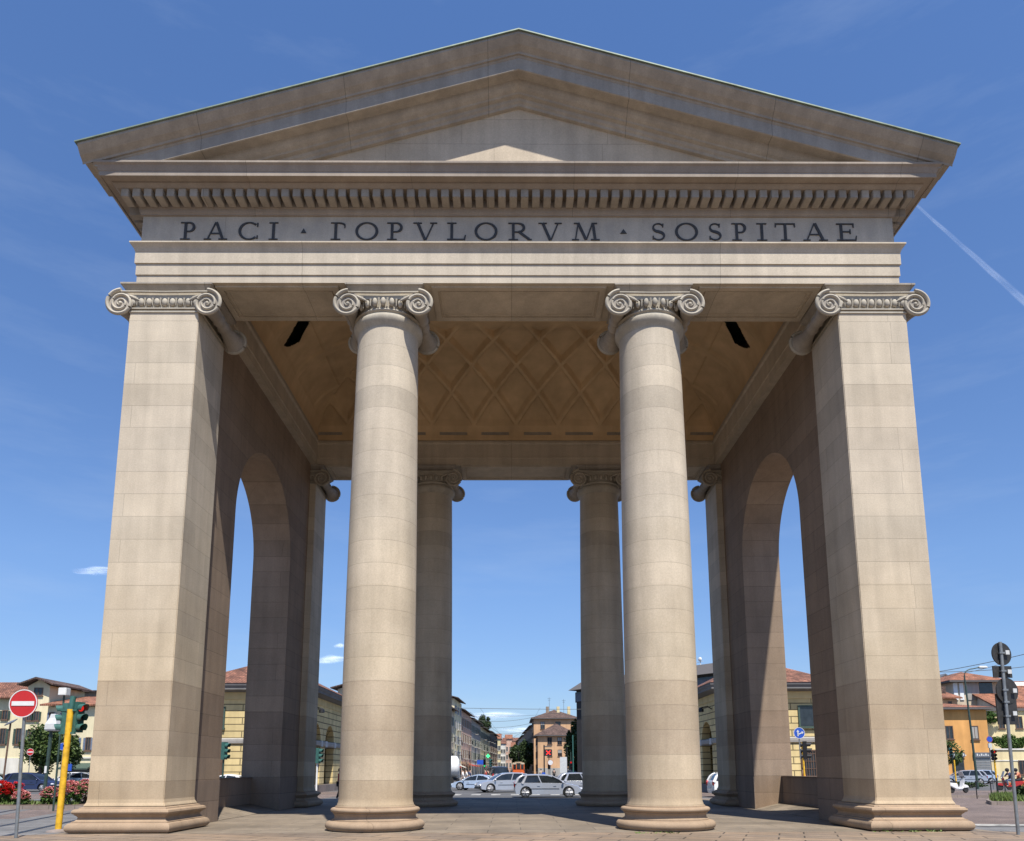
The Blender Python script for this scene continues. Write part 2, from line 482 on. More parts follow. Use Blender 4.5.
# --- round columns
def capital_mesh(cxv, rv, half_ab, yb, round_):
    """Ionic capital about (0, 0): z from 13.72 to 14.8; cxv volute centre, yb half depth"""
    m = MB()
    # abacus with a cyma edge
    m.mi = 1
    m.loft_rect((-half_ab, half_ab, -yb + .06, yb - .06), [(-.17, 14.50), (-.16, 14.545), (-.10, 14.62), (-.03, 14.70), (.005, 14.745), (.02, 14.75), (.02, 14.797)])
    m.mi = 0
    # canalis block that joins the volutes
    m.box(-cxv, cxv, -yb + .06, yb - .06, 14.30, 14.505)
    zc = 14.13
    for sx in (-1, 1):
        # bolster along y, waisted, with two straps
        m.mi = 1  # darker stone on the bolsters: shade under the architrave put into the colour
        prof = []
        for k in range(25):
            tt = -1 + k / 12
            r = .15 + (rv - .06 - .15) * abs(tt) ** 2.4 if abs(tt) < .95 else rv - .03
            if abs(abs(tt) - .18) < .05: r += .035
            prof.append((r, tt * yb))
        rot = Matrix.Rotation(R(-90), 4, 'X')
        m.lathe(prof, (sx * cxv, 0, zc), 32, rot)
        m.mi = 0
        for sy in (-1, 1):
            # spiral relief on the face
            pts, rad = [], []
            for k in range(120):
                q = k / 119
                ang = PI / 2 - sx * 0 - q * 2.55 * 2 * PI
                rr = (rv - .035) * (1 - q) ** 1.12 + .05
                pts.append((sx * (cxv + rr * math.cos(ang) * 1), sy * (yb + .012 - .0 * q), zc + rr * math.sin(ang)))
                rad.append(.040 * (1 - q) + .017)
            m.tube(pts, rad, 8)
            m.ball((sx * cxv, sy * yb, zc), (.055, .05, .055))
    for sy in (-1, 1):
        y = sy * yb
        # canalis upper fillet and sagging lower fillet
        m.tube([(-cxv, y, zc + rv - .03), (0, y, zc + rv - .045), (cxv, y, zc + rv - .03)], .03, 8)
        # palmette sprigs springing from the volutes
        for sx in (-1, 1):
            for q in range(3):
                m.tube([(sx * (cxv - .25), y, zc + .2), (sx * (cxv - .42 - .05 * q), y - sy * .02, zc + .19 - .05 * q)], [.045, .02], 6)
    # egg and dart course
    if round_:
        n = 26
        for k in range(n):
            a = 2 * PI * (k + .5) / n
            x, y = .97 * math.cos(a), .97 * math.sin(a)
            if abs(x) > cxv - .18: continue
            m.ball((x, y, 14.20), (.075, .075, .125), 8, 6)
            a2 = 2 * PI * k / n
            m.tube([(1.0 * math.cos(a2), 1.0 * math.sin(a2), 14.3), (1.0 * math.cos(a2), 1.0 * math.sin(a2), 14.09)], [.03, .008], 5)
        m.lathe([(.848, 13.52), (.852, 13.56), (.875, 13.61), (.93, 13.67), (.965, 13.74), (.975, 13.80), (.965, 13.86), (.93, 13.90), (.90, 13.915), (.90, 13.95),
                 (.94, 13.97), (.95, 14.0), (.93, 14.03), (.89, 14.045), (.88, 14.12), (.93, 14.3), (.93, 14.32)], n=64)
    else:
        m.loft_rect((-.90, .90, -.90, .90), [(.0, 13.88), (.05, 13.885), (.05, 13.93), (.02, 13.935), (.02, 13.97), (.07, 13.975), (.07, 14.01), (.03, 14.02), (0, 14.04), (0.0, 14.32)])
        for sy in (-1, 1):
            n = 9
            for k in range(n):
                x = -cxv + .33 + (2 * cxv - .66) * k / (n - 1)
                m.ball((x, sy * .93, 14.19), (.085, .07, .12), 8, 6)
                if k < n - 1:
                    xx = x + (cxv - .33) / (n - 1)
                    m.tube([(xx, sy * .96, 14.30), (xx, sy * .96, 14.08)], [.03, .008], 5)
    return m

def column(x, y, first=None):
    if first is None:
        sh = MB()
        prof = [(.985, .60), (.975, .64), (.952, .70), (.945, .80)]
        for k in range(1, 13):
            q = k / 12
            prof.append((.945 - .097 * (max(0, q - .2) / .8) ** 1.4 if q > .2 else .945, .8 + q * 12.87))
        sh.lathe(prof, n=72)
        c = sh.build('column', M['stone_col'], gate, (x, y, 0), smooth=50)
        b = MB()
        lo = [(1.12, .0), (1.21, .02)] + [(1.15 + .11 * math.cos(a), .125 + .105 * math.sin(a)) for a in [R(-60 + 15 * i) for i in range(11)]] + [(1.09, .245), (1.09, .27)]
        sc = [(1.06, .275), (1.035, .31), (1.03, .35), (1.04, .39), (1.075, .42), (1.075, .435)]
        up = [(1.06 + .075 * math.cos(a), .50 + .06 * math.sin(a)) for a in [R(-85 + 17 * i) for i in range(11)]] + [(1.02, .565), (1.015, .595), (.96, .60)]
        b.lathe(lo + sc + up, n=72)
        b.build('base', M['stone_base'], c, smooth=40)
        capital_mesh(.97, .375, 1.06, .98, True).build('capital', [M['capital'], M['stone_grey']], c, smooth=45)
        return c
    c = copy_tree(first, gate); c.location = (x, y, 0)
    return c

col0 = column(-XC, YCF)
column(XC, YCF, col0); column(-XC, YCR, col0); column(XC, YCR, col0)

# --- corner piers
PBASE = [(.10, 0), (.22, .005), (.28, .03), (.315, .08), (.325, .13), (.31, .185), (.27, .235), (.22, .25), (.22, .275), (.17, .29), (.13, .33), (.12, .37), (.14, .405), (.175, .43),
         (.175, .445), (.215, .46), (.235, .50), (.22, .545), (.18, .57), (.12, .575), (.11, .605), (.05, .62), (0, .635), (0, .66)]
def pier(x, y, first=None):
    if first is None:
        m = MB(); hw = (WO - WI) / 2; hd = BT / 2
        m.loft_rect((-hw, hw, -hd, hd), [(.06, .62), (.05, .66), (.015, .72), (.0, .80), (0, 13.9)])
        c = m.build('pier', M['stone'], gate, (x, y, 0), smooth=0, bevel=.018)
        MB().loft_rect((-hw, hw, -hd, hd), PBASE).build('base', M['stone_base'], c, smooth=28)
        capital_mesh(1.185, .375, 1.24, .99, False).build('capital', [M['capital'], M['stone_grey']], c, smooth=45)
        return c
    c = copy_tree(first, gate); c.location = (x, y, 0)
    return c
PXC = (WI + WO) / 2
pier0 = pier(-PXC, YCF)
pier(PXC, YCF, pier0); pier(-PXC, YCR, pier0); pier(PXC, YCR, pier0)

# --- side walls with their arches
AR, AS = 3.02, 9.70
for s in (-1, 1):
    pts = [(D0 + BT + .002, 0), (YM - AR, 0), (YM - AR, AS)]
    for k in range(1, 40):
        a = PI - PI * k / 40
        pts.append((YM + AR * math.cos(a), AS + AR * math.sin(a)))
    pts += [(YM + AR, AS), (YM + AR, 0), (D1 - BT - .002, 0), (D1 - BT - .002, ZA - .003), (D0 + BT + .002, ZA - .003)]
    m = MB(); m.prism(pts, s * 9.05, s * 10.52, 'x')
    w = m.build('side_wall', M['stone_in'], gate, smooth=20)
    # projecting plinth course
    for a, b in ((D0 + BT + .004, YM - AR), (YM + AR, D1 - BT - .004)):
        m = MB(); m.box(s * 9.03, s * 9.052, a, b, 0, 1.22)
        m.build('plinth', M['stone_low'], w, smooth=0)
    m = MB(); m.box(s * 10.12, s * 10.5, YM - AR + .003, YM + AR - .003, .0, 1.2); m.box(s * 10.08, s * 10.5, YM - AR + .003, YM + AR - .003, 1.2, 1.24)
    m.build('parapet', M['stone_low'], gate, smooth=0, bevel=.012)
    m = MB(); m.prism([(s * 9.06, .012), (s * 10.12, .25), (s * 10.12, .0), (s * 9.06, .0)], YM - AR + .003, YM + AR - .003, 'y')
    m.build('sloping_sill', M['slab'], gate, smooth=0)

# --- entablature
RECT = (-10.56, 10.56, D0 + .02, D1 - .02)
IN = -1.77
arch = MB().ring(RECT, [(IN, 14.80), (.015, 14.80), (.015, 15.02), (.045, 15.025), (.045, 15.35), (.08, 15.355), (.08, 15.70), (.09, 15.71), (.11, 15.78), (.145, 15.85), (.19, 15.895), (.205, 15.90),
                        (.205, 15.94), (0, 15.942), (IN, 15.942), (IN, 15.90), (IN - .07, 15.88), (IN - .07, 15.80), (IN, 15.76), (IN, 15.2), (IN + .0, 15.19), (IN - .03, 15.18), (IN - .03, 15.1), (IN, 15.09)])
A = arch.build('architrave', M['stone_arch'], gate, smooth=25)
# sunk soffit panels between the supports
def panel(x0, x1, y0, y1):
    t_ = .16; m = MB()
    for a in ((x0, x1, y0, y0 + t_), (x0, x1, y1 - t_, y1), (x0, x0 + t_, y0 + t_, y1 - t_), (x1 - t_, x1, y0 + t_, y1 - t_)):
        m.box(*a, 14.745, 14.802)
    i = .22
    for a in ((x0 + i, x1 - i, y0 + i, y0 + i + .05), (x0 + i, x1 - i, y1 - i - .05, y1 - i), (x0 + i, x0 + i + .05, y0 + i + .05, y1 - i - .05), (x1 - i - .05, x1 - i, y0 + i + .05, y1 - i - .05)):
        m.box(*a, 14.77, 14.802)
    m.build('soffit_panel', M['stone_arch'], A, smooth=0)
for y in (D0 + .12, D1 - BT + .12):
    for a, b in ((-WI + .35, -XC - 1.3), (-XC + 1.3, XC - 1.3), (XC + 1.3, WI - .35)):
        panel(a, b, y, y + BT - .24)
frieze = MB().ring(RECT, [(IN, 15.946), (-.01, 15.946), (-.01, 16.86), (IN, 16.86)]).build('frieze', M['stone_frieze'], gate, smooth=0)

# the inscription
let = MB(); LZ, LH = 16.135, .54
LY = RECT[2] + .01 - .022
ly = [LY]
def lpoly(pts):
    ly[0] -= .0006
    let.prism(pts, ly[0], RECT[2] + .02, 'y')
def bar(p, q, w0, w1=None):
    w1 = w0 if w1 is None else w1
    p, q = Vector(p), Vector(q); d = (q - p).normalized(); nrm = Vector((-d.y, d.x))
    lpoly([tuple(p + nrm * w0 / 2), tuple(p - nrm * w0 / 2), tuple(q - nrm * w1 / 2), tuple(q + nrm * w1 / 2)])
def strip(pts, ws):
    L_, R_ = [], []
    for i, p in enumerate(pts):
        p = Vector(p); a = Vector(pts[max(0, i - 1)]); b = Vector(pts[min(len(pts) - 1, i + 1)])
        d = (b - a).normalized(); nrm = Vector((-d.y, d.x))
        L_.append(p + nrm * ws[i] / 2); R_.append(p - nrm * ws[i] / 2)
    ly[0] -= .0006
    n = len(pts); y0, y1 = ly[0], RECT[2] + .02
    vs = [(v.x, y0, v.y) for v in L_] + [(v.x, y0, v.y) for v in R_] + [(v.x, y1, v.y) for v in L_] + [(v.x, y1, v.y) for v in R_]
    fs = []
    for i in range(n - 1):
        fs += [(i, i + 1, n + i + 1, n + i), (i, 2 * n + i, 2 * n + i + 1, i + 1), (n + i, n + i + 1, 3 * n + i + 1, 3 * n + i)]
    fs += [(0, n, 3 * n, 2 * n), (n - 1, 3 * n - 1, 4 * n - 1, 2 * n - 1)]
    let.add(vs, fs)
TK, TN, SF = .076, .036, .030
def serif(x, z, w):
    bar((x - w / 2, z), (x + w / 2, z), SF)
def arc(cx, cz, rx, rz, a0, a1, n=22, tk=TK, tn=TN):
    pts, ws = [], []
    for i in range(n + 1):
        a = R(a0 + (a1 - a0) * i / n)
        pts.append((cx + rx * math.cos(a), cz + rz * math.sin(a))); ws.append(tn + (tk - tn) * abs(math.cos(a)) ** 1.3)
    strip(pts, ws)
def letter(ch, a, b):
    ly[0] = LY
    z0, z1, w, c = LZ, LZ + LH, b - a, (a + b) / 2
    zm = (z0 + z1) / 2
    if ch == 'I':
        bar((c, z0), (c, z1), TK); serif(c, z0 + SF / 2, w); serif(c, z1 - SF / 2, w)
    elif ch in 'PRG':
        sx = a + .135
        bar((sx, z0), (sx, z1), TK); serif(sx, z0 + SF / 2, .27); serif(sx - .05, z1 - SF / 2, .18)
        br = (b - sx - .03) if ch != 'R' else w * .5
        rz = .135
        if ch == 'G':
            bar((sx, z1 - TN / 2), (sx + br * .3, z1 - TN / 2), TN); arc(sx + br * .3, z1 - .10, br * .66, .10 - TN / 2, 90, 15, 10, .05)
            bar((sx + br * .94, z1 - .09), (sx + br * .94, z1 - .17), .03, .022)
        else:
            bar((sx, z1 - TN / 2), (sx + br * .4, z1 - TN / 2), TN); bar((sx, z1 - 2 * rz - TN / 2), (sx + br * .4, z1 - 2 * rz - TN / 2), TN)
            arc(sx + br * .4, z1 - rz - TN / 2, br * .6 - TK * .3, rz, 90, -90)
        if ch == 'R':
            bar((sx + br * .45, z1 - 2 * rz), (b - .07, z0 + .03), TK * .9); serif(b - .05, z0 + SF / 2, .12)
    elif ch == 'A':
        bar((a + .09, z0), (c - .02, z1), TN); bar((b - .12, z0), (c, z1), TK); bar((a + w * .27, z0 + .19), (b - w * .27, z0 + .19), TN)
        serif(a + .09, z0 + SF / 2, .2); serif(b - .12, z0 + SF / 2, .24)
    elif ch == 'V':
        bar((a + .12, z1), (c, z0), TK); bar((b - .1, z1), (c + .02, z0), TN); serif(a + .12, z1 - SF / 2, .24); serif(b - .1, z1 - SF / 2, .2)
    elif ch == 'M':
        bar((a + .1, z0), (a + .18, z1), TN); bar((b - .13, z0), (b - .19, z1), TK); bar((a + .18, z1), (c, z0 + .02), TK); bar((b - .2, z1), (c + .015, z0 + .02), TN)
        serif(a + .1, z0 + SF / 2, .2); serif(b - .13, z0 + SF / 2, .25); serif(a + .13, z1 - SF / 2, .14); serif(b - .15, z1 - SF / 2, .16)
    elif ch == 'O':
        arc(c, zm, w / 2 - TK / 2, LH / 2 - TN / 2 + .008, 0, 360, 44)
    elif ch == 'C':
        arc(c + .02, zm, w / 2 - TK / 2 + .01, LH / 2 - TN / 2 + .006, 48, 312, 36)
        bar((b - .045, z1 - .14), (b - .045, z1 - .02), SF, TN); bar((b - .04, z0 + .13), (b - .05, z0 + .03), SF, TN)
    elif ch == 'L':
        sx = a + .13; bar((sx, z0), (sx, z1), TK); serif(sx, z1 - SF / 2, .26); bar((a, z0 + TN / 2), (b - .03, z0 + TN / 2), TN); bar((b - .035, z0), (b - .005, z0 + .15), .045, .03)
    elif ch == 'T':
        bar((c, z0), (c, z1), TK); serif(c, z0 + SF / 2, .27); bar((a, z1 - TN / 2), (b, z1 - TN / 2), TN); bar((a + .02, z1), (a + .01, z1 - .12), .045, .03); bar((b - .02, z1), (b - .01, z1 - .12), .045, .03)
    elif ch == 'E':
        sx = a + .13; bar((sx, z0), (sx, z1), TK); bar((a, z1 - TN / 2), (b - .07, z1 - TN / 2), TN); bar((a, z0 + TN / 2), (b - .02, z0 + TN / 2), TN); bar((sx, zm + .01), (b - .17, zm + .01), TN)
        bar((b - .075, z1), (b - .07, z1 - .13), .04, .025); bar((b - .03, z0), (b - .0, z0 + .15), .04, .025); bar((b - .17, zm - .06), (b - .17, zm + .08), .03)
    elif ch == 'S':
        rx = w / 2 - .06; rz = LH / 4 - .012
        pts, ws = [], []
        for i in range(13):
            q = R(35 + 235 * i / 12); pts.append((c + rx * .92 * math.cos(q), z1 - rz - TN / 2 + rz * math.sin(q)))
        for i in range(1, 14):
            q = R(90 - 235 * i / 13); pts.append((c + rx * math.cos(q), z0 + rz + TN / 2 + rz * math.sin(q)))
        n = len(pts)
        for i in range(n): ws.append(TN + (TK * 1.05 - TN) * math.exp(-((i - n / 2) / (n * .2)) ** 2))
        strip(pts, ws)
        bar((c + rx * .8, z1 - .13), (c + rx * .85, z1 - .02), .03, .04); bar((c - rx * .95, z0 + .14), (c - rx * .95, z0 + .03), .03, .04)
    elif ch == '.':
        lpoly([(a, zm - .06), (b, zm - .06), (c, zm + .08)])
for l in [('P', -9.468, -9.05), ('A', -8.799, -8.158), ('C', -7.865, -7.279), ('I', -7.0, -6.749), ('.', -6.107, -5.954), ('G', -5.269, -4.837), ('O', -4.585, -3.943), ('P', -3.691, -3.244),
          ('V', -2.964, -2.293), ('L', -2.013, -1.495), ('O', -1.244, -0.6), ('R', -0.292, 0.352), ('V', 0.549, 1.207), ('M', 1.487, 2.272), ('.', 2.847, 3.03), ('S', 3.703, 4.138), ('O', 4.391, 5.036),
          ('S', 5.303, 5.725), ('P', 5.991, 6.413), ('I', 6.694, 6.975), ('T', 7.214, 7.777), ('A', 8.002, 8.677), ('E', 8.944, 9.493)]:
    letter(*l)
let.build('lettering', M['bronze'], frieze, smooth=0)

# cornice: bed moulding, dentils, corona
cor = MB().ring(RECT, [(IN, 16.863), (.0, 16.863), (.035, 16.87), (.035, 16.90), (.06, 16.93), (.075, 16.99), (.075, 17.05), (.09, 17.055), (.09, 17.315), (.50, 17.318), (.53, 17.335), (.57, 17.37), (.60, 17.405),
                       (.60, 17.44), (.80, 17.445), (.80, 17.42), (.84, 17.42), (.84, 17.55), (.85, 17.555), (.87, 17.61), (.91, 17.69), (.955, 17.725), (.96, 17.73), (.96, 17.785), (.3, 17.82), (IN, 17.84)]).build('cornice', M['stone_warm'], gate, smooth=25)
dm = MB(); dm.box(-.105, .105, -.21, .21, 17.07, 17.317)
d0 = None
def dentil(x, y, rz):
    global d0
    if d0 is None: d0 = dm.build('dentil', M['stone_grey'], cor, smooth=0, bevel=.012)
    d = d0 if d0.location.length == 0 else copy_tree(d0, cor)
    d.location = (x, y, 0); d.rotation_euler = (0, 0, rz)
nd = 70
for k in range(nd):
    dentil(-11.0 + 22.0 * (k + .5) / nd, RECT[2] - .295, 0)
sd = MB()
for s in (-1, 1):
    for k in range(45):
        y = RECT[2] + .16 + (RECT[3] - RECT[2] - .32) * (k + .5) / 45
        sd.box(s * 10.65, s * 11.065, y - .105, y + .105, 17.07, 17.317)
tag(sd.build('side_dentils', M['stone_grey'], cor, smooth=0), kind='stuff')

# raking cornice, front and rear
SL = .3006
def rake(yface, sg, name):
    prof = [(1.24, 21.60), (1.24, 21.53), (1.21, 21.50), (1.16, 21.44), (1.08, 21.36), (1.0, 21.31), (.945, 21.27), (.93, 21.215), (.885, 21.21), (.87, 21.17), (.852, 21.155), (.848, 20.80), (.815, 20.785), (.805, 20.81), (.52, 20.825),
            (.50, 20.76), (.46, 20.69), (.40, 20.64), (.32, 20.60), (.30, 20.555), (.20, 20.53), (.17, 20.46), (.12, 20.42), (.10, 20.35), (-.005, 20.345), (-.4, 20.345), (-.4, 21.60)]
    m = MB(); N = 96; n = len(prof); vs = []
    for i in range(N + 1):
        x = -11.80 + 23.60 * i / N
        for o, z in prof:
            zz = z - abs(x) * SL
            if o < .90: zz = max(zz, 17.79 if o > .31 else 17.815)
            vs.append((x, yface - sg * o, zz))
    fs = [(i * n + j, (i + 1) * n + j, (i + 1) * n + (j + 1) % n, i * n + (j + 1) % n) for i in range(N) for j in range(n)]
    fs += [tuple(range(n)), tuple(N * n + j for j in range(n))]
    m.add(vs, fs)
    return m.build(name, M['stone_grey'], gate, smooth=9)
rake(RECT[2], 1, 'raking_cornice'); rake(RECT[3], -1, 'raking_cornice')
# eaves gutter on the long sides
for s in (-1, 1):
    m = MB()
    m.prism([(s * 11.42, 17.64), (s * 11.49, 17.65), (s * 11.50, 17.70), (s * 11.57, 17.74), (s * 11.66, 17.80), (s * 11.74, 17.88), (s * 11.79, 17.94), (s * 11.805, 17.98), (s * 11.805, 18.02), (s * 11.42, 18.02)], RECT[2] - .9, RECT[3] + .9, 'y')
    m.build('eaves_moulding', M['stone_grey'], gate, smooth=22)
for yy, sg in ((RECT[2], 1), (RECT[3], -1)):
    m = MB(); m.prism([(-8.4, 17.815), (8.4, 17.815), (0, 20.36)], yy, yy + sg * .5, 'y')
    m.build('tympanum', M['stone_tymp'], gate, smooth=0)
# roof
m = MB()
for s in (-1, 1):
    z = lambda x: 21.605 - abs(x) * SL
    m.prism([(0, z(0)), (s * 11.86, z(11.86)), (s * 11.86, z(11.86) + .035), (0, z(0) + .035)], RECT[2] - 1.29, RECT[3] + 1.29, 'y')
rf = m.build('roof', M['copper'], gate, smooth=0)
# vault: barrel with sunk lozenges
VA, VB, VZ = (D1 - D0 - 2 * BT) / 2, 2.4, 16.08
ph = [PI * k / 400 for k in range(401)]
ss = [0]
for i in range(400):
    a = (ph[i] + ph[i + 1]) / 2
    ss.append(ss[-1] + math.hypot(VA * math.sin(a), VB * math.cos(a)) * PI / 400)
m = MB(); NX, NY = 320, 300; vs = []; L = ss[-1]
def sarc(t_, A_, n_=24):
    """arc length up a quarter ellipse (half width A_, rise VB) at distance t_ from its foot"""
    t_ = min(t_, A_); q = math.acos(max(-1, min(1, 1 - t_ / A_))); tot = 0
    for i_ in range(n_):
        a_ = q * (i_ + .5) / n_; tot += math.hypot(A_ * math.sin(a_), VB * math.cos(a_)) * q / n_
    return tot
AX = 4.6
def sm01(q): q = min(max(q, 0), 1); return q * q * (3 - 2 * q)
xs = [-WI + (AX * (1 - math.cos(PI / 2 * k / 90))) for k in range(91)]
x90 = xs[90]
xs += [x90 + (-2 * x90) * k / 240 for k in range(1, 240)] + [-v for v in reversed(xs[:91])]
ys = [YM - VA * math.cos(PI * k / NY) for k in range(NY + 1)]
sx_ = [sarc(WI - abs(x), AX) for x in xs]; sy_ = [sarc(VA - abs(y - YM), VA) for y in ys]
SMAX = sarc(VA, VA)
hatch = set()
for j, y in enumerate(ys):
    ty = (VA - abs(y - YM)) / VA; gy = math.sqrt(max(0, 1 - (1 - ty) ** 2))
    for i, x in enumerate(xs):
        tx = min(1, (WI - abs(x)) / AX); gx = math.sqrt(max(0, 1 - (1 - tx) ** 2))
        end = gx < gy; g = min(gx, gy); dep = 0
        s_ = sx_[i] if end else sy_[j]; along = (y - YM) if end else x
        u = along / 1.86; v = (s_ - .55) / 1.42
        if v > -.02 and not end:
            d1 = abs((u + v / 2 + .5) % 1 - .5); d2 = abs((u - v / 2 + .5) % 1 - .5)
            dep = .26 * sm01((min(d1, d2) * 1.5 - .065) / .06)
        elif end and s_ > .55:
            row = (s_ - .55) % 1.75; al = abs((along + 1.35) % 2.7 - 1.35)
            dep = .09 * sm01(min(row - .12, 1.63 - row, 1.2 - al) / .08)
        if not end and .12 < s_ < .24 and abs((u + .5 + .5) % 1 - .5) < .33: hatch.add((i, j))
        dep *= sm01(abs(gx - gy) / .03)
        if end and y < YM + 1:
            qx, qy = pix((-abs(x), y, VZ + VB * g))
            # a sloping shaft at each end of the vault
            if 316 < qy < 348 and (297.5 + (323 - qy) * .56) < qx < (309.5 + (323 - qy) * .5) and qy < 350 - (qx - 286) * .5: hatch.add((i, j))
        vs.append((x, y, VZ + VB * g + dep * .9))
W_ = len(xs); fs = []
for j in range(NY):
    for i in range(W_ - 1):
        if (i, j) in hatch: continue
        fs.append((j * W_ + i, (j + 1) * W_ + i, (j + 1) * W_ + i + 1, j * W_ + i + 1))
m.add(vs, fs)
m.build('vault', M['vault'], gate, smooth=40, recalc=False)
m = MB().ring((-WI, WI, YM - VA, YM + VA), [(.002, VZ - .15), (.02, VZ - .15), (.02, VZ + .05), (.002, VZ + .05)])
m.build('vault_springing', M['vault'], gate, smooth=0)

# ================================================================== GROUND
def sheet(name, poly, z, mat, kind='structure'):
    m = MB(); m.add([(x, y, z) for x, y in poly], [tuple(range(len(poly)))])
    return tag(m.build(name, mat, smooth=0, recalc=False), kind=kind)
sheet('ground', [(-3000, -300), (3000, -300), (3000, 7000), (-3000, 7000)], ZR, M['asphalt'])
# raised pavement under and in front of the gate
m = MB(); m.prism([(-11.25, 18.72), (-11.25, 39.2), (11.45, 39.2), (11.45, 18.72)], ZR - .05, 0, 'z')
pav = tag(m.build('pavement', M['slab'], smooth=0), kind='structure')
m = MB(); m.prism([(-60, -30), (-60, 16.4), (-14, 17.2), (-11.25, 18.70), (11.45, 18.70), (13.5, 17.6), (60, 16.6), (60, -30)], ZR - .05, .0, 'z')
tag(m.build('front_pavement', M['slab2'], smooth=0), kind='structure')
m = MB(); m.prism([(-11.25, 39.205), (11.45, 39.205), (11.45, 39.7), (-11.25, 39.7)], ZR - .05, .012, 'z')
tag(m.build('kerb', M['kerb'], smooth=0), kind='structure')
# porphyry setts and granite tram lanes either side
sheet('sett_paving', [(-120, 25.0), (-11.3, 27.0), (-11.3, 60), (-120, 36)], ZR + .004, M['setts'])
sheet('granite_paving', [(-120, 15.0), (-11.3, 17.0), (-11.3, 26.98), (-120, 24.98)], ZR + .004, M['lane'])
sheet('sett_paving', [(11.5, 23.0), (120, 21.5), (120, 50), (11.5, 60)], ZR + .004, M['setts'])
sheet('granite_paving', [(11.5, 17.0), (120, 15.0), (120, 21.48), (11.5, 22.98)], ZR + .004, M['lane'])
def lane(pts, w):
    L_, R_ = [], []
    for i, p in enumerate(pts):
        a = Vector(pts[max(0, i - 1)]); b = Vector(pts[min(len(pts) - 1, i + 1)]); d = (b - a).normalized(); n_ = Vector((-d.y, d.x))
        L_.append(Vector(p) + n_ * w / 2); R_.append(Vector(p) - n_ * w / 2)
    return [tuple(v) for v in L_] + [tuple(v) for v in reversed(R_)]
def offs(pts, o):
    out = []
    for i, p in enumerate(pts):
        a = Vector(pts[max(0, i - 1)]); b = Vector(pts[min(len(pts) - 1, i + 1)]); d = (b - a).normalized()
        out.append(tuple(Vector(p) + Vector((-d.y, d.x)) * o))
    return out
def arcpts(p0, p1, p2, n=24):
    p0, p1, p2 = Vector(p0), Vector(p1), Vector(p2)
    return [tuple((1 - q) ** 2 * p0 + 2 * q * (1 - q) * p1 + q * q * p2) for q in [k / n for k in range(n + 1)]]
for trk in (arcpts((-11.9, 12), (-14.3, 22), (-21, 45)), arcpts((-15.4, 12), (-18.2, 23), (-27, 46)), arcpts((11.6, 12), (14.6, 22), (30, 40)), arcpts((15.4, 12), (18.8, 21), (40, 38))):
    sheet('tram_lane', lane(trk, 2.6), ZR + .008, M['lane'])
    for o in (-.72, .72):
        sheet('tram_rail', lane(offs(trk, o), .17), ZR + .014, M['rail'])
# crossing bars and stop lines beyond the gate
for k in range(16):
    x = -9.5 + k * 1.32
    sheet('crossing_stripe', [(x, 50.3), (x + .62, 50.3), (x + .62, 52.6), (x, 52.6)], ZR + .005, M['paint'])
sheet('road_line', [(-27.5, 17.6), (-15.5, 19.9), (-15.5, 20.1), (-27.5, 17.95)], ZR + .018, M['paint'])
sheet('road_line', [(13.2, 22.2), (22.5, 21.4), (22.5, 22.1), (13.4, 23.0)], ZR + .018, M['paint'])
sheet('road_line', [(15.6, 20.1), (17.8, 19.9), (18.0, 21.0), (15.9, 21.2)], ZR + .018, M['paint'])

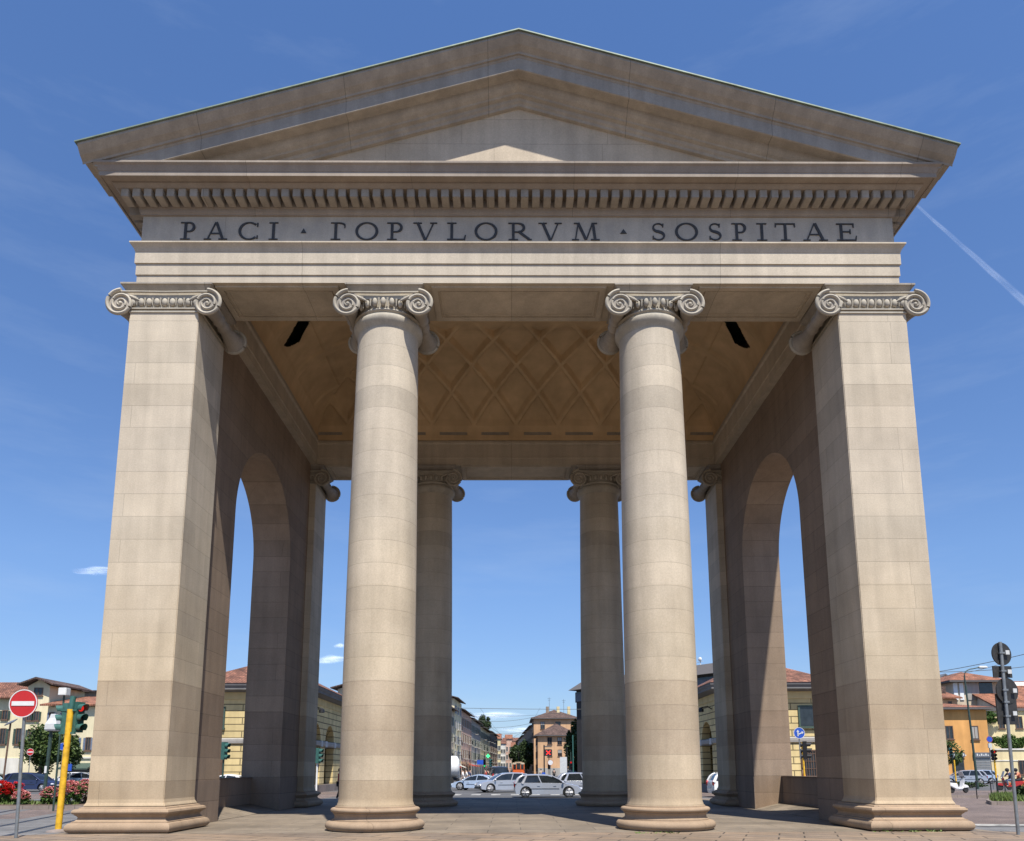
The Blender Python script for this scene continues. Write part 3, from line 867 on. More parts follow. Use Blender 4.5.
# ================================================================== BUILDINGS
def house(name, label, cat, P0, P1, depth, H, wall, roof=None, wins=(), group=None, extras=None, z0=ZR):
    """P0, P1: ends of the front seen from outside, left then right; local x along the front, y inwards"""
    P0, P1 = Vector((P0[0], P0[1])), Vector((P1[0], P1[1]))
    d = P1 - P0; W = d.length; rz = math.atan2(d.y, d.x)
    t_ = thing(name, label, cat, (P0.x, P0.y, z0), rz, group)
    m = MB(); m.box(0, W, 0, depth, 0, H); m.build('wall', M[wall], t_, smooth=0)
    # plinth band and string course on the wall
    if roof:
        kind, rise, ov, mat = roof
        m = MB()
        if kind == 'hip':
            r = min(W, depth) / 2; a = (W / 2, depth / 2) if W < depth else None
            if W >= depth: A_, B_ = (r, depth / 2), (W - r, depth / 2)
            else: A_, B_ = (W / 2, r), (W / 2, depth - r)
            c = [(-ov, -ov, H), (W + ov, -ov, H), (W + ov, depth + ov, H), (-ov, depth + ov, H)]
            v = [(x, y, z + .12) for x, y, z in c] + [(A_[0], A_[1], H + rise), (B_[0], B_[1], H + rise)]
            f = [(0, 1, 5, 4), (2, 3, 4, 5), (1, 2, 5), (3, 0, 4)] if W >= depth else [(0, 1, 4), (1, 2, 5, 4), (2, 3, 5), (3, 0, 4, 5)]
            m.add(v, f); m.add(v[:4], [(3, 2, 1, 0)])
            m.mi = 1; m.box(-ov + .02, W + ov - .02, -ov + .02, depth + ov - .02, H - .14, H + .115)
        elif kind == 'gable':       # ridge along x
            m.prism([(-ov, H + .02), (depth / 2, H + rise), (depth + ov, H + .02), (depth + ov, H + .2), (depth / 2, H + rise + .2), (-ov, H + .2)], -ov, W + ov, 'x')
            m.mi = 1; m.prism([(.02, H), (depth - .02, H), (depth / 2, H + rise - .02)], .02, W - .02, 'x')
        elif kind == 'gable_y':     # ridge along y, gable to the front
            m.prism([(-ov, H + .02), (W / 2, H + rise), (W + ov, H + .02), (W + ov, H + .2), (W / 2, H + rise + .2), (-ov, H + .2)], -ov, depth + ov, 'y')
            m.mi = 1; m.prism([(.02, H), (W - .02, H), (W / 2, H + rise - .02)], .02, depth - .02, 'y')
        elif kind == 'shed':
            m.prism([(-ov, H + .02), (depth + ov, H + rise), (depth + ov, H + rise + .2), (-ov, H + .22)], -ov, W + ov, 'x')
            m.mi = 1; m.prism([(.02, H), (depth - .02, H), (depth - .02, H + rise - .03)], .02, W - .02, 'x')
        elif kind == 'flat':
            m.mi = 1; m.box(-ov, W + ov, -ov, depth + ov, H + .002, H + rise)
        m.build('roof', [M[mat], M['fascia'] if kind in ('hip', 'flat') else M[wall]], t_, smooth=0)
    for wv in wins: window(t_, *wv)
    if extras: extras(t_, W, depth, H)
    return t_

def window(t_, u, z, w, h, shut=None, frame='white', glass='glass', side=None, balcony=False, blind=None):
    """u: centre along the front, z: sill height; side: (W) to put it on the left end wall instead"""
    def put(name, m, mats, par, **k):
        o = m.build(name, mats, par, smooth=0, **k)
        if side is not None and par is t_: o.rotation_euler = (0, 0, -PI / 2); o.location = (0, side, 0)
        return o
    m = MB(); m.box(u - w / 2, u + w / 2, -.02, .05, z, z + h)
    if blind: m.mi = 1; m.box(u - w / 2 + .02, u + w / 2 - .02, -.035, -.01, z + h * (1 - blind), z + h - .02)
    wo = put('window', m, [M[glass], M['greyp']], t_)
    m = MB(); f = .09
    m.box(u - w / 2 - f, u - w / 2, -.07, .03, z - f, z + h + f); m.box(u + w / 2, u + w / 2 + f, -.07, .03, z - f, z + h + f)
    m.box(u - w / 2, u + w / 2, -.07, .03, z + h, z + h + f); m.box(u - w / 2, u + w / 2, -.07, .03, z - f, z); m.box(u - .035, u + .035, -.05, .02, z, z + h)
    m.box(u - w / 2 - .18, u + w / 2 + .18, -.16, .03, z - f - .1, z - f - .002)
    m.build('frame', M[frame], wo, smooth=0)
    if shut:
        for s in (-1, 1):
            m = MB(); c = u + s * (w / 2 + f + w * .27)
            m.box(c - w * .25, c + w * .25, -.10, -.04, z - .02, z + h + .02)
            for k in range(8): m.box(c - w * .21, c + w * .21, -.12, -.099, z + .06 + k * h / 8, z + .06 + k * h / 8 + h / 16)
            m.build('shutter', M[shut], wo, smooth=0)
    if balcony:
        m = MB(); m.box(u - w, u + w, -.95, .0, z - .32, z - .17)
        m.build('balcony', M['greyp'], t_, smooth=0)
        m = MB()
        m.box(u - w, u + w, -.95, -.9, z + .75, z + .8)
        for k in range(11): m.box(u - w + 2 * w * k / 10 - .015, u - w + 2 * w * k / 10 + .015, -.94, -.91, z - .17, z + .75)
        for s in (-1, 1): m.box(u + s * w - .02, u + s * w + .02, -.92, -.02, z + .75, z + .8)
        m.build('railing', M['black'], t_, smooth=0)

# ------------------------------------------------------------------ the two toll houses
def toll_house(sg, xin, xout, y0, y1, label):
    """sg: side of the street (-1 left, +1 right); xin: arcade wall, xout: outer wall"""
    t_ = thing('toll_house', label, 'toll house', ((xin + xout) / 2, y0, ZR), 0, 'yellow rusticated toll houses behind the gate')
    ox = (xin + xout) / 2
    a, b = sorted((xin - ox, xout - ox)); L_ = y1 - y0; H = 7.1
    m = MB()
    m.box(a, b, 0, .5, 0, H); m.box(a, b, L_ - .5, L_, 0, H)
    xo = xout - ox; m.box(min(xo, xo - sg * .5), max(xo, xo - sg * .5), .5, L_ - .5, 0, H)
    # arcade wall towards the street
    xi = xin - ox; pts = [(.5, .55)]; first = True
    arches = [4.0 + 4.3 * k for k in range(2)]
    for c in arches:
        pts += [(c - 1.45, .55), (c - 1.45, 3.65)] + [(c + 1.45 * math.cos(PI - PI * k / 20), 3.65 + 1.45 * math.sin(PI - PI * k / 20)) for k in range(1, 20)] + [(c + 1.45, 3.65), (c + 1.45, .55)]
    pts += [(L_ - .5, .55), (L_ - .5, H), (.5, H)]
    m.prism(pts, min(xi, xi + sg * .6), max(xi, xi + sg * .6), 'x')
    w_ = m.build('wall', M['rustic'], t_, smooth=0)
    m = MB(); m.box(min(xi + sg * 3.5, xi + sg * 3.6), max(xi + sg * 3.5, xi + sg * 3.6), .5, L_ - .5, 0, H - .4); m.box(a + .5, b - .5, .5, L_ - .5, H - .5, H - .4)
    m.build('inner_wall', M['rusplain'], t_, smooth=0)
    m = MB()
    m.box(min(xi - sg * .06, xi + sg * .62), max(xi - sg * .06, xi + sg * .62), .0, L_, 0, .56)
    m.box(min(xo, xo + sg * .06), max(xo, xo + sg * .06), 0, L_, 0, .56); m.box(a, b, -.06, -.002, 0, .56)
    m.build('plinth', M['kerb'], t_, smooth=0)
    m = MB().ring((a, b, 0, L_), [(.003, 3.45), (.10, 3.47), (.12, 3.60), (.12, 3.75), (.05, 3.80), (.003, 3.82)])
    m.build('string_course', M['greyp'], t_, smooth=0)
    for c in arches:
        for e in (-1, 1):
            mm = MB(); mm.box(min(xi - sg * .13, xi + sg * .64), max(xi - sg * .13, xi + sg * .64), c + e * 1.45 - .28, c + e * 1.45 + .28, 3.40, 3.84)
            mm.build('impost', M['concrete'], t_, smooth=0)
    m = MB().ring((a, b, 0, L_), [(.003, 6.45), (.06, 6.46), (.06, 6.95), (.003, 6.96)]); m.build('frieze_band', M['rusplain'], t_, smooth=0)
    m = MB().ring((a, b, 0, L_), [(-.4, 6.97), (.2, 6.97), (.55, 7.05), (.75, 7.08), (.75, 7.2), (.85, 7.36), (.85, 7.5), (-.4, 7.5)]); m.build('eaves', M['eavesgrey'], t_, smooth=0)
    m = MB(); W_ = b - a; o = .9
    v = [(a - o, -o, 7.5), (b + o, -o, 7.5), (b + o, L_ + o, 7.5), (a - o, L_ + o, 7.5)]
    if W_ > L_: rr = [((a + b) / 2 - (W_ - L_) / 2, L_ / 2), ((a + b) / 2 + (W_ - L_) / 2, L_ / 2)]
    else: rr = [((a + b) / 2, W_ / 2 + .5), ((a + b) / 2, W_ / 2 + .9)]
    v += [(x, y, 7.5 + 2.3) for x, y in rr]
    m.add(v, [(0, 1, 4), (1, 2, 5, 4), (2, 3, 5), (3, 0, 4, 5), (3, 2, 1, 0)])
    rf_ = m.build('roof', M['tile2'], t_, smooth=0)
    # windows of the front
    for u in ((a + b) / 2 - 2.35, (a + b) / 2 + 2.35):
        for z, h in ((4.55, 1.35), (.95, 1.9)):
            m = MB(); m.box(u - .55, u + .55, -.03, .2, z, z + h); wo = m.build('window', M['glass'], t_, smooth=0)
            m = MB()
            for q in (-.6, .6): m.box(u + q - .06, u + q + .06, -.09, .1, z - .06, z + h + .06)
            m.box(u - .54, u + .54, -.09, .1, z + h, z + h + .08); m.box(u - .7, u + .7, -.18, .1, z - .16, z - .02)
            if z < 2:
                for q in range(7): m.box(u - .5 + q * .166 - .02, u - .5 + q * .166 + .02, -.075, -.035, z, z + h)
                for q in range(4): m.box(u - .54, u + .54, -.07, -.04, z + .2 + q * .5, z + .24 + q * .5)
            m.build('frame', M['shut_b'] if z < 2 else M['shut_g'], wo, smooth=0)
    m = MB(); ml = xi - sg * .3; m.tube([(xi, 2.2, 5.9), (ml, 2.2, 6.1), (ml - sg * .5, 2.2, 6.0)], .04); m.lathe([(.05, 0), (.2, -.1), (.22, -.3), (.16, -.32)], (ml - sg * .5, 2.2, 6.02), 12)
    m.build('wall_lamp', M['black'], t_, smooth=30)
    return t_
toll_house(-1, -14.6, -21.7, 52, 64.6, 'yellow rusticated toll house with tiled roof, on the side of the flower beds')
toll_house(1, 14.2, 21.5, 52, 64.6, 'yellow rusticated toll house with tiled roof, behind the blue arrow sign')

# ------------------------------------------------------------------ houses on the left of the square

def at(px, Y): return (PX(px, Y), Y)
def zat(px, py, Y): return P(px, py, Y).z - ZR
def wz(px, Y, x0): return PX(px, Y) - PX(x0, Y)          # metres along a front that starts at pixel x0
def wpx(Y, x0, xa, ya, xb, yb, **k):
    """a window given by its rectangle in the photograph on a front parallel to the picture at Y"""
    z1, z0 = zat(xa, ya, Y), zat(xa, yb, Y); u0, u1 = wz(xa, Y, x0), wz(xb, Y, x0)
    return ((u0 + u1) / 2, z0, u1 - u0, z1 - z0, k.get('shut'), k.get('frame', 'shut_b'), 'glass', None, k.get('balcony', False), k.get('blind'))

Y = 88
def shop_base(t_, W, depth, H):
    m = MB(); m.box(.1, W - .1, -.12, -.002, 0, 3.1); m.build('shopfront', M['offwhite'], t_, smooth=0)
house('yellow_house', 'long cream house with brown tiled roof behind the no entry sign', 'house', at(-70, Y), at(19.5, Y), 6, zat(10, 699, Y), 'pale', ('gable', 2.1, .7, 'tile2'),
      [wpx(Y, -70, x, 711, x + 4.5, 719, shut='shut_g') for x in (-52, -36, -20, -3)] + [wpx(Y, -70, x, 729, x + 4.5, 744, shut='shut_g') for x in (-52, -36, -20, -3, 13)], extras=shop_base)
Y = 85
house('yellow_house', 'tallest cream house with a shallow brown gable and an open loggia', 'house', at(19.8, Y), at(42, Y), 7, zat(20, 686, Y), 'pale', ('gable_y', .75, .8, 'tile_dark'),
      [wpx(Y, 19.8, 27, 688.5, 34.5, 695), wpx(Y, 19.8, 22, 712, 26, 720, shut='shut_g'), wpx(Y, 19.8, 29, 712, 33, 720, shut='shut_g'), wpx(Y, 19.8, 25, 730, 29, 744, shut='shut_g')])
Y = 100
house('grey_house', 'grey brown house wall with a low tiled roof behind the traffic light heads', 'house', at(38, Y), at(82, Y), 8, zat(50, 692.5, Y), 'brownp', ('shed', 1.0, .6, 'tile_dark'), [wpx(Y, 38, 66, 696, 69, 702)])
Y = 83.5
def awning(t_, W, depth, H):
    u0, u1 = wz(66, 83.5, 42.2), wz(95, 83.5, 42.2)
    m = MB(); m.prism([(0, zat(70, 763, 83.5)), (-1.6, zat(70, 768, 83.5)), (-1.6, zat(70, 769.5, 83.5)), (0, zat(70, 764.5, 83.5))], u0, u1, 'x'); m.build('awning', M['shut_g'], t_, smooth=0)
    m = MB(); m.box(u0, u1, -.06, -.003, .1, zat(70, 766, 83.5)); m.build('shop_window', M['glass'], t_, smooth=0)
    m = MB(); m.box(0, W, -.14, -.003, zat(70, 758.5, 83.5), zat(70, 757, 83.5)); m.build('string_course', M['offwhite'], t_, smooth=0)
house('yellow_house', 'pale yellow house with red roof, blue shutters and a dark green shop awning', 'house', at(42.2, Y), at(112, Y), 7, zat(45, 706.5, Y), 'pale', ('shed', 1.6, .6, 'tile'),
      [wpx(Y, 42.2, 45, 713, 48.5, 722, shut='shut_bl'), wpx(Y, 42.2, 58, 713, 61.5, 722, shut='shut_bl'), wpx(Y, 42.2, 71.5, 713, 75, 722, shut='shut_bl'), wpx(Y, 42.2, 71, 738, 75.5, 750, shut='shut_bl'), wpx(Y, 42.2, 58, 738, 62, 750, shut='shut_bl'), wpx(Y, 42.2, 84, 738, 88, 750, shut='shut_bl')], extras=awning)
# ------------------------------------------------------------------ houses on the right of the square
Y = 92
def shops(t_, W, depth, H):
    for a, b in ((952.5, 964.5), (975, 991)):
        u0, u1 = wz(a, 92, 938), wz(b, 92, 938); zt, zs = zat(a, 752.5, 92), zat(a, 757.5, 92)
        m = MB(); m.box(u0, u1, -.05, -.003, .1, zs); o = m.build('shutter', M['glass'] if a < 960 else M['greyp'], t_, smooth=0)
        m = MB(); m.box(u0 - .1, u1 + .1, -.22, -.003, zs + .01, zt); s_ = m.build('shop_sign', M['slate'], t_, smooth=0)
        m = MB()
        for k in range(6): m.box(u0 + .25 + k * .26, u0 + .40 + k * .26, -.245, -.222, zs + .2, zt - .15 - .12 * (k % 2))
        m.build('lettering', M['signwhite'], s_, smooth=0)
        if a > 960:
            m = MB()
            for k in range(14): m.box(u0 + .05, u1 - .05, -.075, -.052, .2 + k * zs / 15, .2 + k * zs / 15 + .1)
            m.build('slats', M['steel'], o, smooth=0)
house('orange_house', 'two storey orange house with two shops under a low brown roof', 'house', at(938, Y), at(992, Y), 7, zat(960, 708.5, Y), 'orange', ('hip', .9, .7, 'tile'),
      [wpx(Y, 938, 949.5, 726.5, 956, 738.5), wpx(Y, 938, 975, 726.5, 981.5, 739, blind=.95), wpx(Y, 938, 941, 726.5, 945, 738.5)], extras=shops)
Y = 112
def studio(t_, W, depth, H):
    u0, u1 = wz(974, 112, 961), wz(986.5, 112, 961)
    m = MB(); m.box(u0, u1, -.1, -.003, zat(980, 700, 112), zat(980, 681.5, 112)); m.build('blind', M['greyp'], t_, smooth=0)
    u0, u1 = wz(987.5, 112, 961), wz(1001, 112, 961)
    m = MB(); m.box(u0, u1, -.06, -.003, zat(980, 702, 112), zat(980, 682, 112)); m.build('window', M['glass'], t_, smooth=0)
    for a, b in ((961, 965), (967, 971)):
        m = MB(); m.box(wz(a, 112, 961), wz(b, 112, 961), -.14, -.003, zat(980, 700, 112), zat(980, 683, 112)); m.build('pilaster', M['white'], t_, smooth=0)
house('red_roofed_house', 'taller house with a broad red tiled roof behind the orange house', 'house', at(961, Y), at(1010, Y), 10, zat(980, 681.5, Y), 'beige', ('hip', 1.9, 1.0, 'tile'), [], extras=studio)
Y = 107
house('red_roofed_house', 'house showing a big sloping red roof behind the dark sign backs', 'house', at(1006, Y), at(1095, Y), 10, zat(1010, 709, Y), 'offwhite', ('shed', 5.0, .7, 'tile'), [],
      extras=lambda t_, W, d, H: MB().box(3.2, 4.6, 2.6, 4.2, H + 1.2, H + 2.9).build('dormer', M['brownp'], t_, smooth=0))
Y = 128
house('slate_house', 'blue grey gabled roof peeping over the red roofs beside the lamp', 'house', at(934, Y), at(972, Y), 10, zat(950, 690, Y), 'greyp', ('gable_y', 2.6, .5, 'slate'), [wpx(Y, 934, 950, 700, 953, 706)])
Y = 104
house('red_roofed_house', 'low gabled red roof with a brick chimney left of the street lamp', 'house', at(936, Y), at(964, Y), 8, zat(950, 699, Y), 'apricot', ('gable', 1.3, .5, 'tile'), [wpx(Y, 936, 955, 702, 957.5, 706)],
      extras=lambda t_, W, d, H: MB().box(W * .72, W * .72 + .9, 2.2, 3.0, H, H + 2.0).build('chimney', M['tile_dark'], t_, smooth=0))
Y = 101
house('cream_house', 'cream house with green pergola above a terrace at the right edge', 'house', at(990.5, Y), at(1085, Y), 9, zat(1000, 711, Y), 'cream', ('flat', .35, .3, 'concrete'),
      [wpx(Y, 990.5, 1021, 703 + 14, 1027, 728), wpx(Y, 990.5, 1004, 717, 1009, 728)])
Y = 93.6
house('terrace', 'low cream terrace building with a clipped hedge along its roof', 'terrace', at(991.5, Y), at(1085, Y), 4, zat(1000, 750, Y), 'cream', None, [wpx(Y, 991.5, 1019.5, 761, 1026, 774, frame='shut_b'), wpx(Y, 991.5, 1036, 761, 1042, 774, frame='shut_b')],
      extras=lambda t_, W, d, H: (MB().box(-.1, W + .1, -.12, d, H + .002, H + .18).build('coping', M['offwhite'], t_, smooth=0),
                                  MB().box(0, W, -.06, -.003, H - 1.35, H - 1.22).build('string_course', M['offwhite'], t_, smooth=0)))

# ------------------------------------------------------------------ the street beyond the gate
SLANT = .0437
def fx(Y, x0=-12.2, Y0=156): return x0 + SLANT * (Y - Y0)
rng = random.Random(3)
def row_house(label, Ya, Yb, H, wall, shut, base='offwhite', roof=('gable', 1.8, .9, 'tile_dark'), nb=(), fl=4, group='old houses lining the street on the truck side'):
    P1_, P0_ = (fx(Yb), Yb), (fx(Ya), Ya)           # seen from the street the nearer end is on the left
    W = math.hypot(P1_[0] - P0_[0], Yb - Ya); n = max(3, int(W / 3.6)); wins = []
    fh = (H - .5) / fl
    for f in range(1, fl):
        for k in range(n):
            wins.append((W * (k + .5) / n, f * fh + .75, 1.05, fh * .52, shut, 'offwhite', 'glass', None, (f, k) in nb))
    def ex(t_, W_, d_, H_):
        m = MB(); m.box(.05, W_ - .05, -.1, -.003, 0, fh - .2); m.build('ground_floor', M[base], t_, smooth=0)
        for k in range(n):
            m = MB(); u = W_ * (k + .5) / n; m.box(u - 1.1, u + 1.1, -.14, -.102, .05, fh - .75); d0_ = m.build('shop_window', M['glass'], t_, smooth=0)
            if k % 2 == 0:
                m = MB(); m.prism([(-.15, fh - .55), (-1.3, fh - 1.0), (-1.3, fh - 1.1), (-.15, fh - .65)], u - 1.3, u + 1.3, 'x'); m.build('awning', M[rng.choice(['shut_g', 'shut_b', 'offwhite', 'cl_red'])], t_, smooth=0)
        m = MB(); m.box(W_ * .3, W_ * .3 + .9, 5, 5.8, H_ + 1, H_ + 3.2); m.build('chimney', M['brownp'], t_, smooth=0)
    return house('old_house', label, 'house', P0_, P1_, 12, H, wall, roof, wins, group, ex)
row_house('grey beige house nearest the gate, white tank truck parked below', 112, 158, 13.6, 'beige', 'shut_g', nb={(1, 3), (2, 3), (2, 6), (1, 9), (2, 10)})
row_house('tall cream house whose apricot gable rises above its row', 158.3, 172, 16.4, 'pale', 'shut_bl', nb={(1, 1), (2, 1), (3, 1)}, fl=5)
row_house('narrow dusty pink house with brown shutters in the row', 172.3, 196, 15.0, 'pinkp', 'shut_b', base='apricot', nb={(1, 2), (2, 4)})
row_house('dark grey house with deep eaves in the middle of the row', 196.3, 224, 14.6, 'greyp', 'shut_g', nb={(1, 2), (2, 2), (3, 2), (2, 5)})
row_house('yellowish house with white awnings farther along the row', 224.3, 262, 14.2, 'cream', 'shut_g', nb={(1, 1), (2, 3), (3, 3), (1, 6), (3, 7)})
row_house('last brown house of the row, hung with balconies', 262.3, 305, 14.6, 'brownp', 'shut_b', base='beige', nb={(1, 1), (2, 1), (3, 1), (1, 4), (2, 4), (3, 4), (2, 7)})
# far end of the street
for px0, px1, pyt, Yd, wl, rm, lb in ((495.5, 500.5, 739, 330, 'cream', 'tile', 'slim cream house where the row ends at the bend'), (500.5, 505.5, 744, 360, 'offwhite', 'tile2', 'white house end with a tall pale strip down its wall'),
                                     (505.5, 512, 739, 400, 'pinkp', 'tile', 'red roofed house closing the view down the street'), (511.5, 519, 747, 380, 'beige', 'tile', 'low beige house right of the red roofed one'),
                                     (503, 524, 741.5, 470, 'brownp', 'tile2', 'brown roofed block farthest down the street')):
    Yd_ = Yd; x0_ = px0; H_ = zat(px0, pyt, Yd)
    ws = []
    n = max(2, int((PX(px1, Yd) - PX(px0, Yd)) / 2.6))
    for f in range(3):
        for k in range(n): ws.append(((PX(px1, Yd) - PX(px0, Yd)) * (k + .5) / n, 2.8 + f * H_ * .24, .9, H_ * .13, None, 'offwhite', 'glass'))
    house('far_house', lb, 'house', at(px0, Yd), at(px1, Yd), 12, H_, wl, ('gable', 2.4, .4, rm), ws, 'small houses at the far end of the street')
# right side of the street
Y = 208
def left_end(t_, W, depth, H, fl=3, n=5):
    for f in range(fl):
        for k in range(n):
            window(t_, depth * (k + .5) / n, 1.2 + f * H / fl, 1.0, H / fl * .5, 'shut_b', 'offwhite', 'glass', depth)
    m = MB(); m.box(-.05, -.003, 0, depth, 0, .9)
def orange_ex(t_, W, depth, H):
    left_end(t_, W, depth, H)
    m = MB(); m.box(0, W, -.08, -.003, 0, zat(560, 768, 208)); m.build('ground_floor', M['greyp'], t_, smooth=0)
house('corner_house', 'orange corner house with brown hipped roof behind the red crossed signal board', 'house', at(538, Y), at(577, Y), 16, zat(540, 735.5, Y), 'apricot', ('hip', 3.6, .9, 'tile_dark'),
      [wpx(Y, 538, 548, 737.5, 552, 744), wpx(Y, 538, 558, 737.5, 562, 744.5, blind=.5), wpx(Y, 538, 558.3, 750, 562, 756, blind=.5), wpx(Y, 538, 548, 750, 552, 756), wpx(Y, 538, 568, 750, 571.5, 756), wpx(Y, 538, 568, 737.5, 571.5, 744)], extras=orange_ex)
Y = 232
def tall_ex(t_, W, depth, H):
    left_end(t_, W, depth, H, 5, 6)
    for k in range(3):
        m = MB(); m.box(W * (.3 + .25 * k), W * (.3 + .25 * k) + .9, 4, 5, H + 1, H + 4.0); m.build('chimney', M['cream' if k else 'brownp'], t_, smooth=0)
    for u, h in ((W * .38, 7), (W * .72, 6.4)):
        m = MB(); m.tube([(u, 5, H + 1.5), (u, 5, H + h)], .05, 6); m.box(u - .6, u + .6, 4.97, 5.03, H + h - .5, H + h - .44); m.box(u - .4, u + .4, 4.97, 5.03, H + h - 1, H + h - .94); m.build('aerial', M['wire'], t_, smooth=0)
house('apartment_building', 'taller orange and grey apartment block behind the orange corner house', 'building', at(534, Y), at(578, Y), 20, zat(540, 718.5, Y), 'apricot', ('hip', 3.2, .9, 'tile_dark'),
      [wpx(Y, 534, 541, 722, 545, 729, blind=.4), wpx(Y, 534, 556, 722, 561, 727)], extras=tall_ex)
for (x, Ya, x2, Yb, H, wl, lb) in ((6.7, 254, 5.0, 315, 16, 'brownp', 'shaded brown house beyond the tram on the signal board side'), (4.9, 316, 2.6, 400, 15.5, 'greyp', 'shaded grey house where the street narrows')):
    W = math.hypot(x2 - x, Yb - Ya); ws = []
    for f in range(1, 4):
        for k in range(10): ws.append((W * (k + .5) / 10, f * 3.6, 1.1, 1.9, 'shut_g', 'offwhite', 'glass', None, k % 3 == 1))
    house('old_house', lb, 'house', (x2, Yb), (x, Ya), 12, H, wl, ('gable', 1.8, .9, 'tile_dark'), ws)
# dark modern block on the right
A_, B_ = at(577.5, 118), at(722, 97)
def bank(t_, W, depth, H):
    m = MB(); m.box(-.2, W, -.06, -.003, H - 1.9, H - .3); m.build('window_band', M['glass'], t_, smooth=0)
    for k in range(16):
        m = MB(); u = W * (k + .5) / 16; m.box(u - .9, u + .9, -.09, -.062, H - 1.75, H - .55); m.build('window', M['slate'], t_, smooth=0)
    m = MB(); m.box(W * .3, W * .62, 3, depth - 3, H + 1.62, H + 2.3); m.build('penthouse', M['concrete'], t_, smooth=0)
    for k in range(4):
        m = MB(); m.box(W * .3 + k * .15, W * .3 + k * .15 + .06, -.1, -.062, .5, 2.4)
    m = MB(); u = W * .83; m.tube([(u, 2.5, H + 1.5), (u, 2.5, H + 2.9)], .06, 6); m.ball((u, 2.4, H + 2.6), (.3, .15, .3), 10, 7); m.tube([(u - .7, 2.5, H + 2.2), (u + .5, 2.5, H + 2.3)], .03, 6); m.build('dish_aerial', M['white'], t_, smooth=30)
house('office_building', 'dark modern office block with an overhanging flat roof', 'building', A_, B_, 18, zat(577, 690.5, 118), 'brickp', None, [], extras=bank)
t_ = bpy.data.objects['office_building']
W = math.hypot(B_[0] - A_[0], B_[1] - A_[1]); H = zat(577, 690.5, 118)
m = MB(); m.add([(-.9, -.9, H + .01), (W + .9, -.9, H + .01), (W + .9, 19, H + .01), (-.9, 19, H + .01), (.9, .9, H + 1.6), (W - .9, .9, H + 1.6), (W - .9, 17, H + 1.6), (.9, 17, H + 1.6)],
               [(3, 2, 1, 0), (4, 5, 6, 7), (0, 1, 5, 4), (1, 2, 6, 5), (2, 3, 7, 6), (3, 0, 4, 7)])
m.build('roof', M['fascia'], t_, smooth=0)

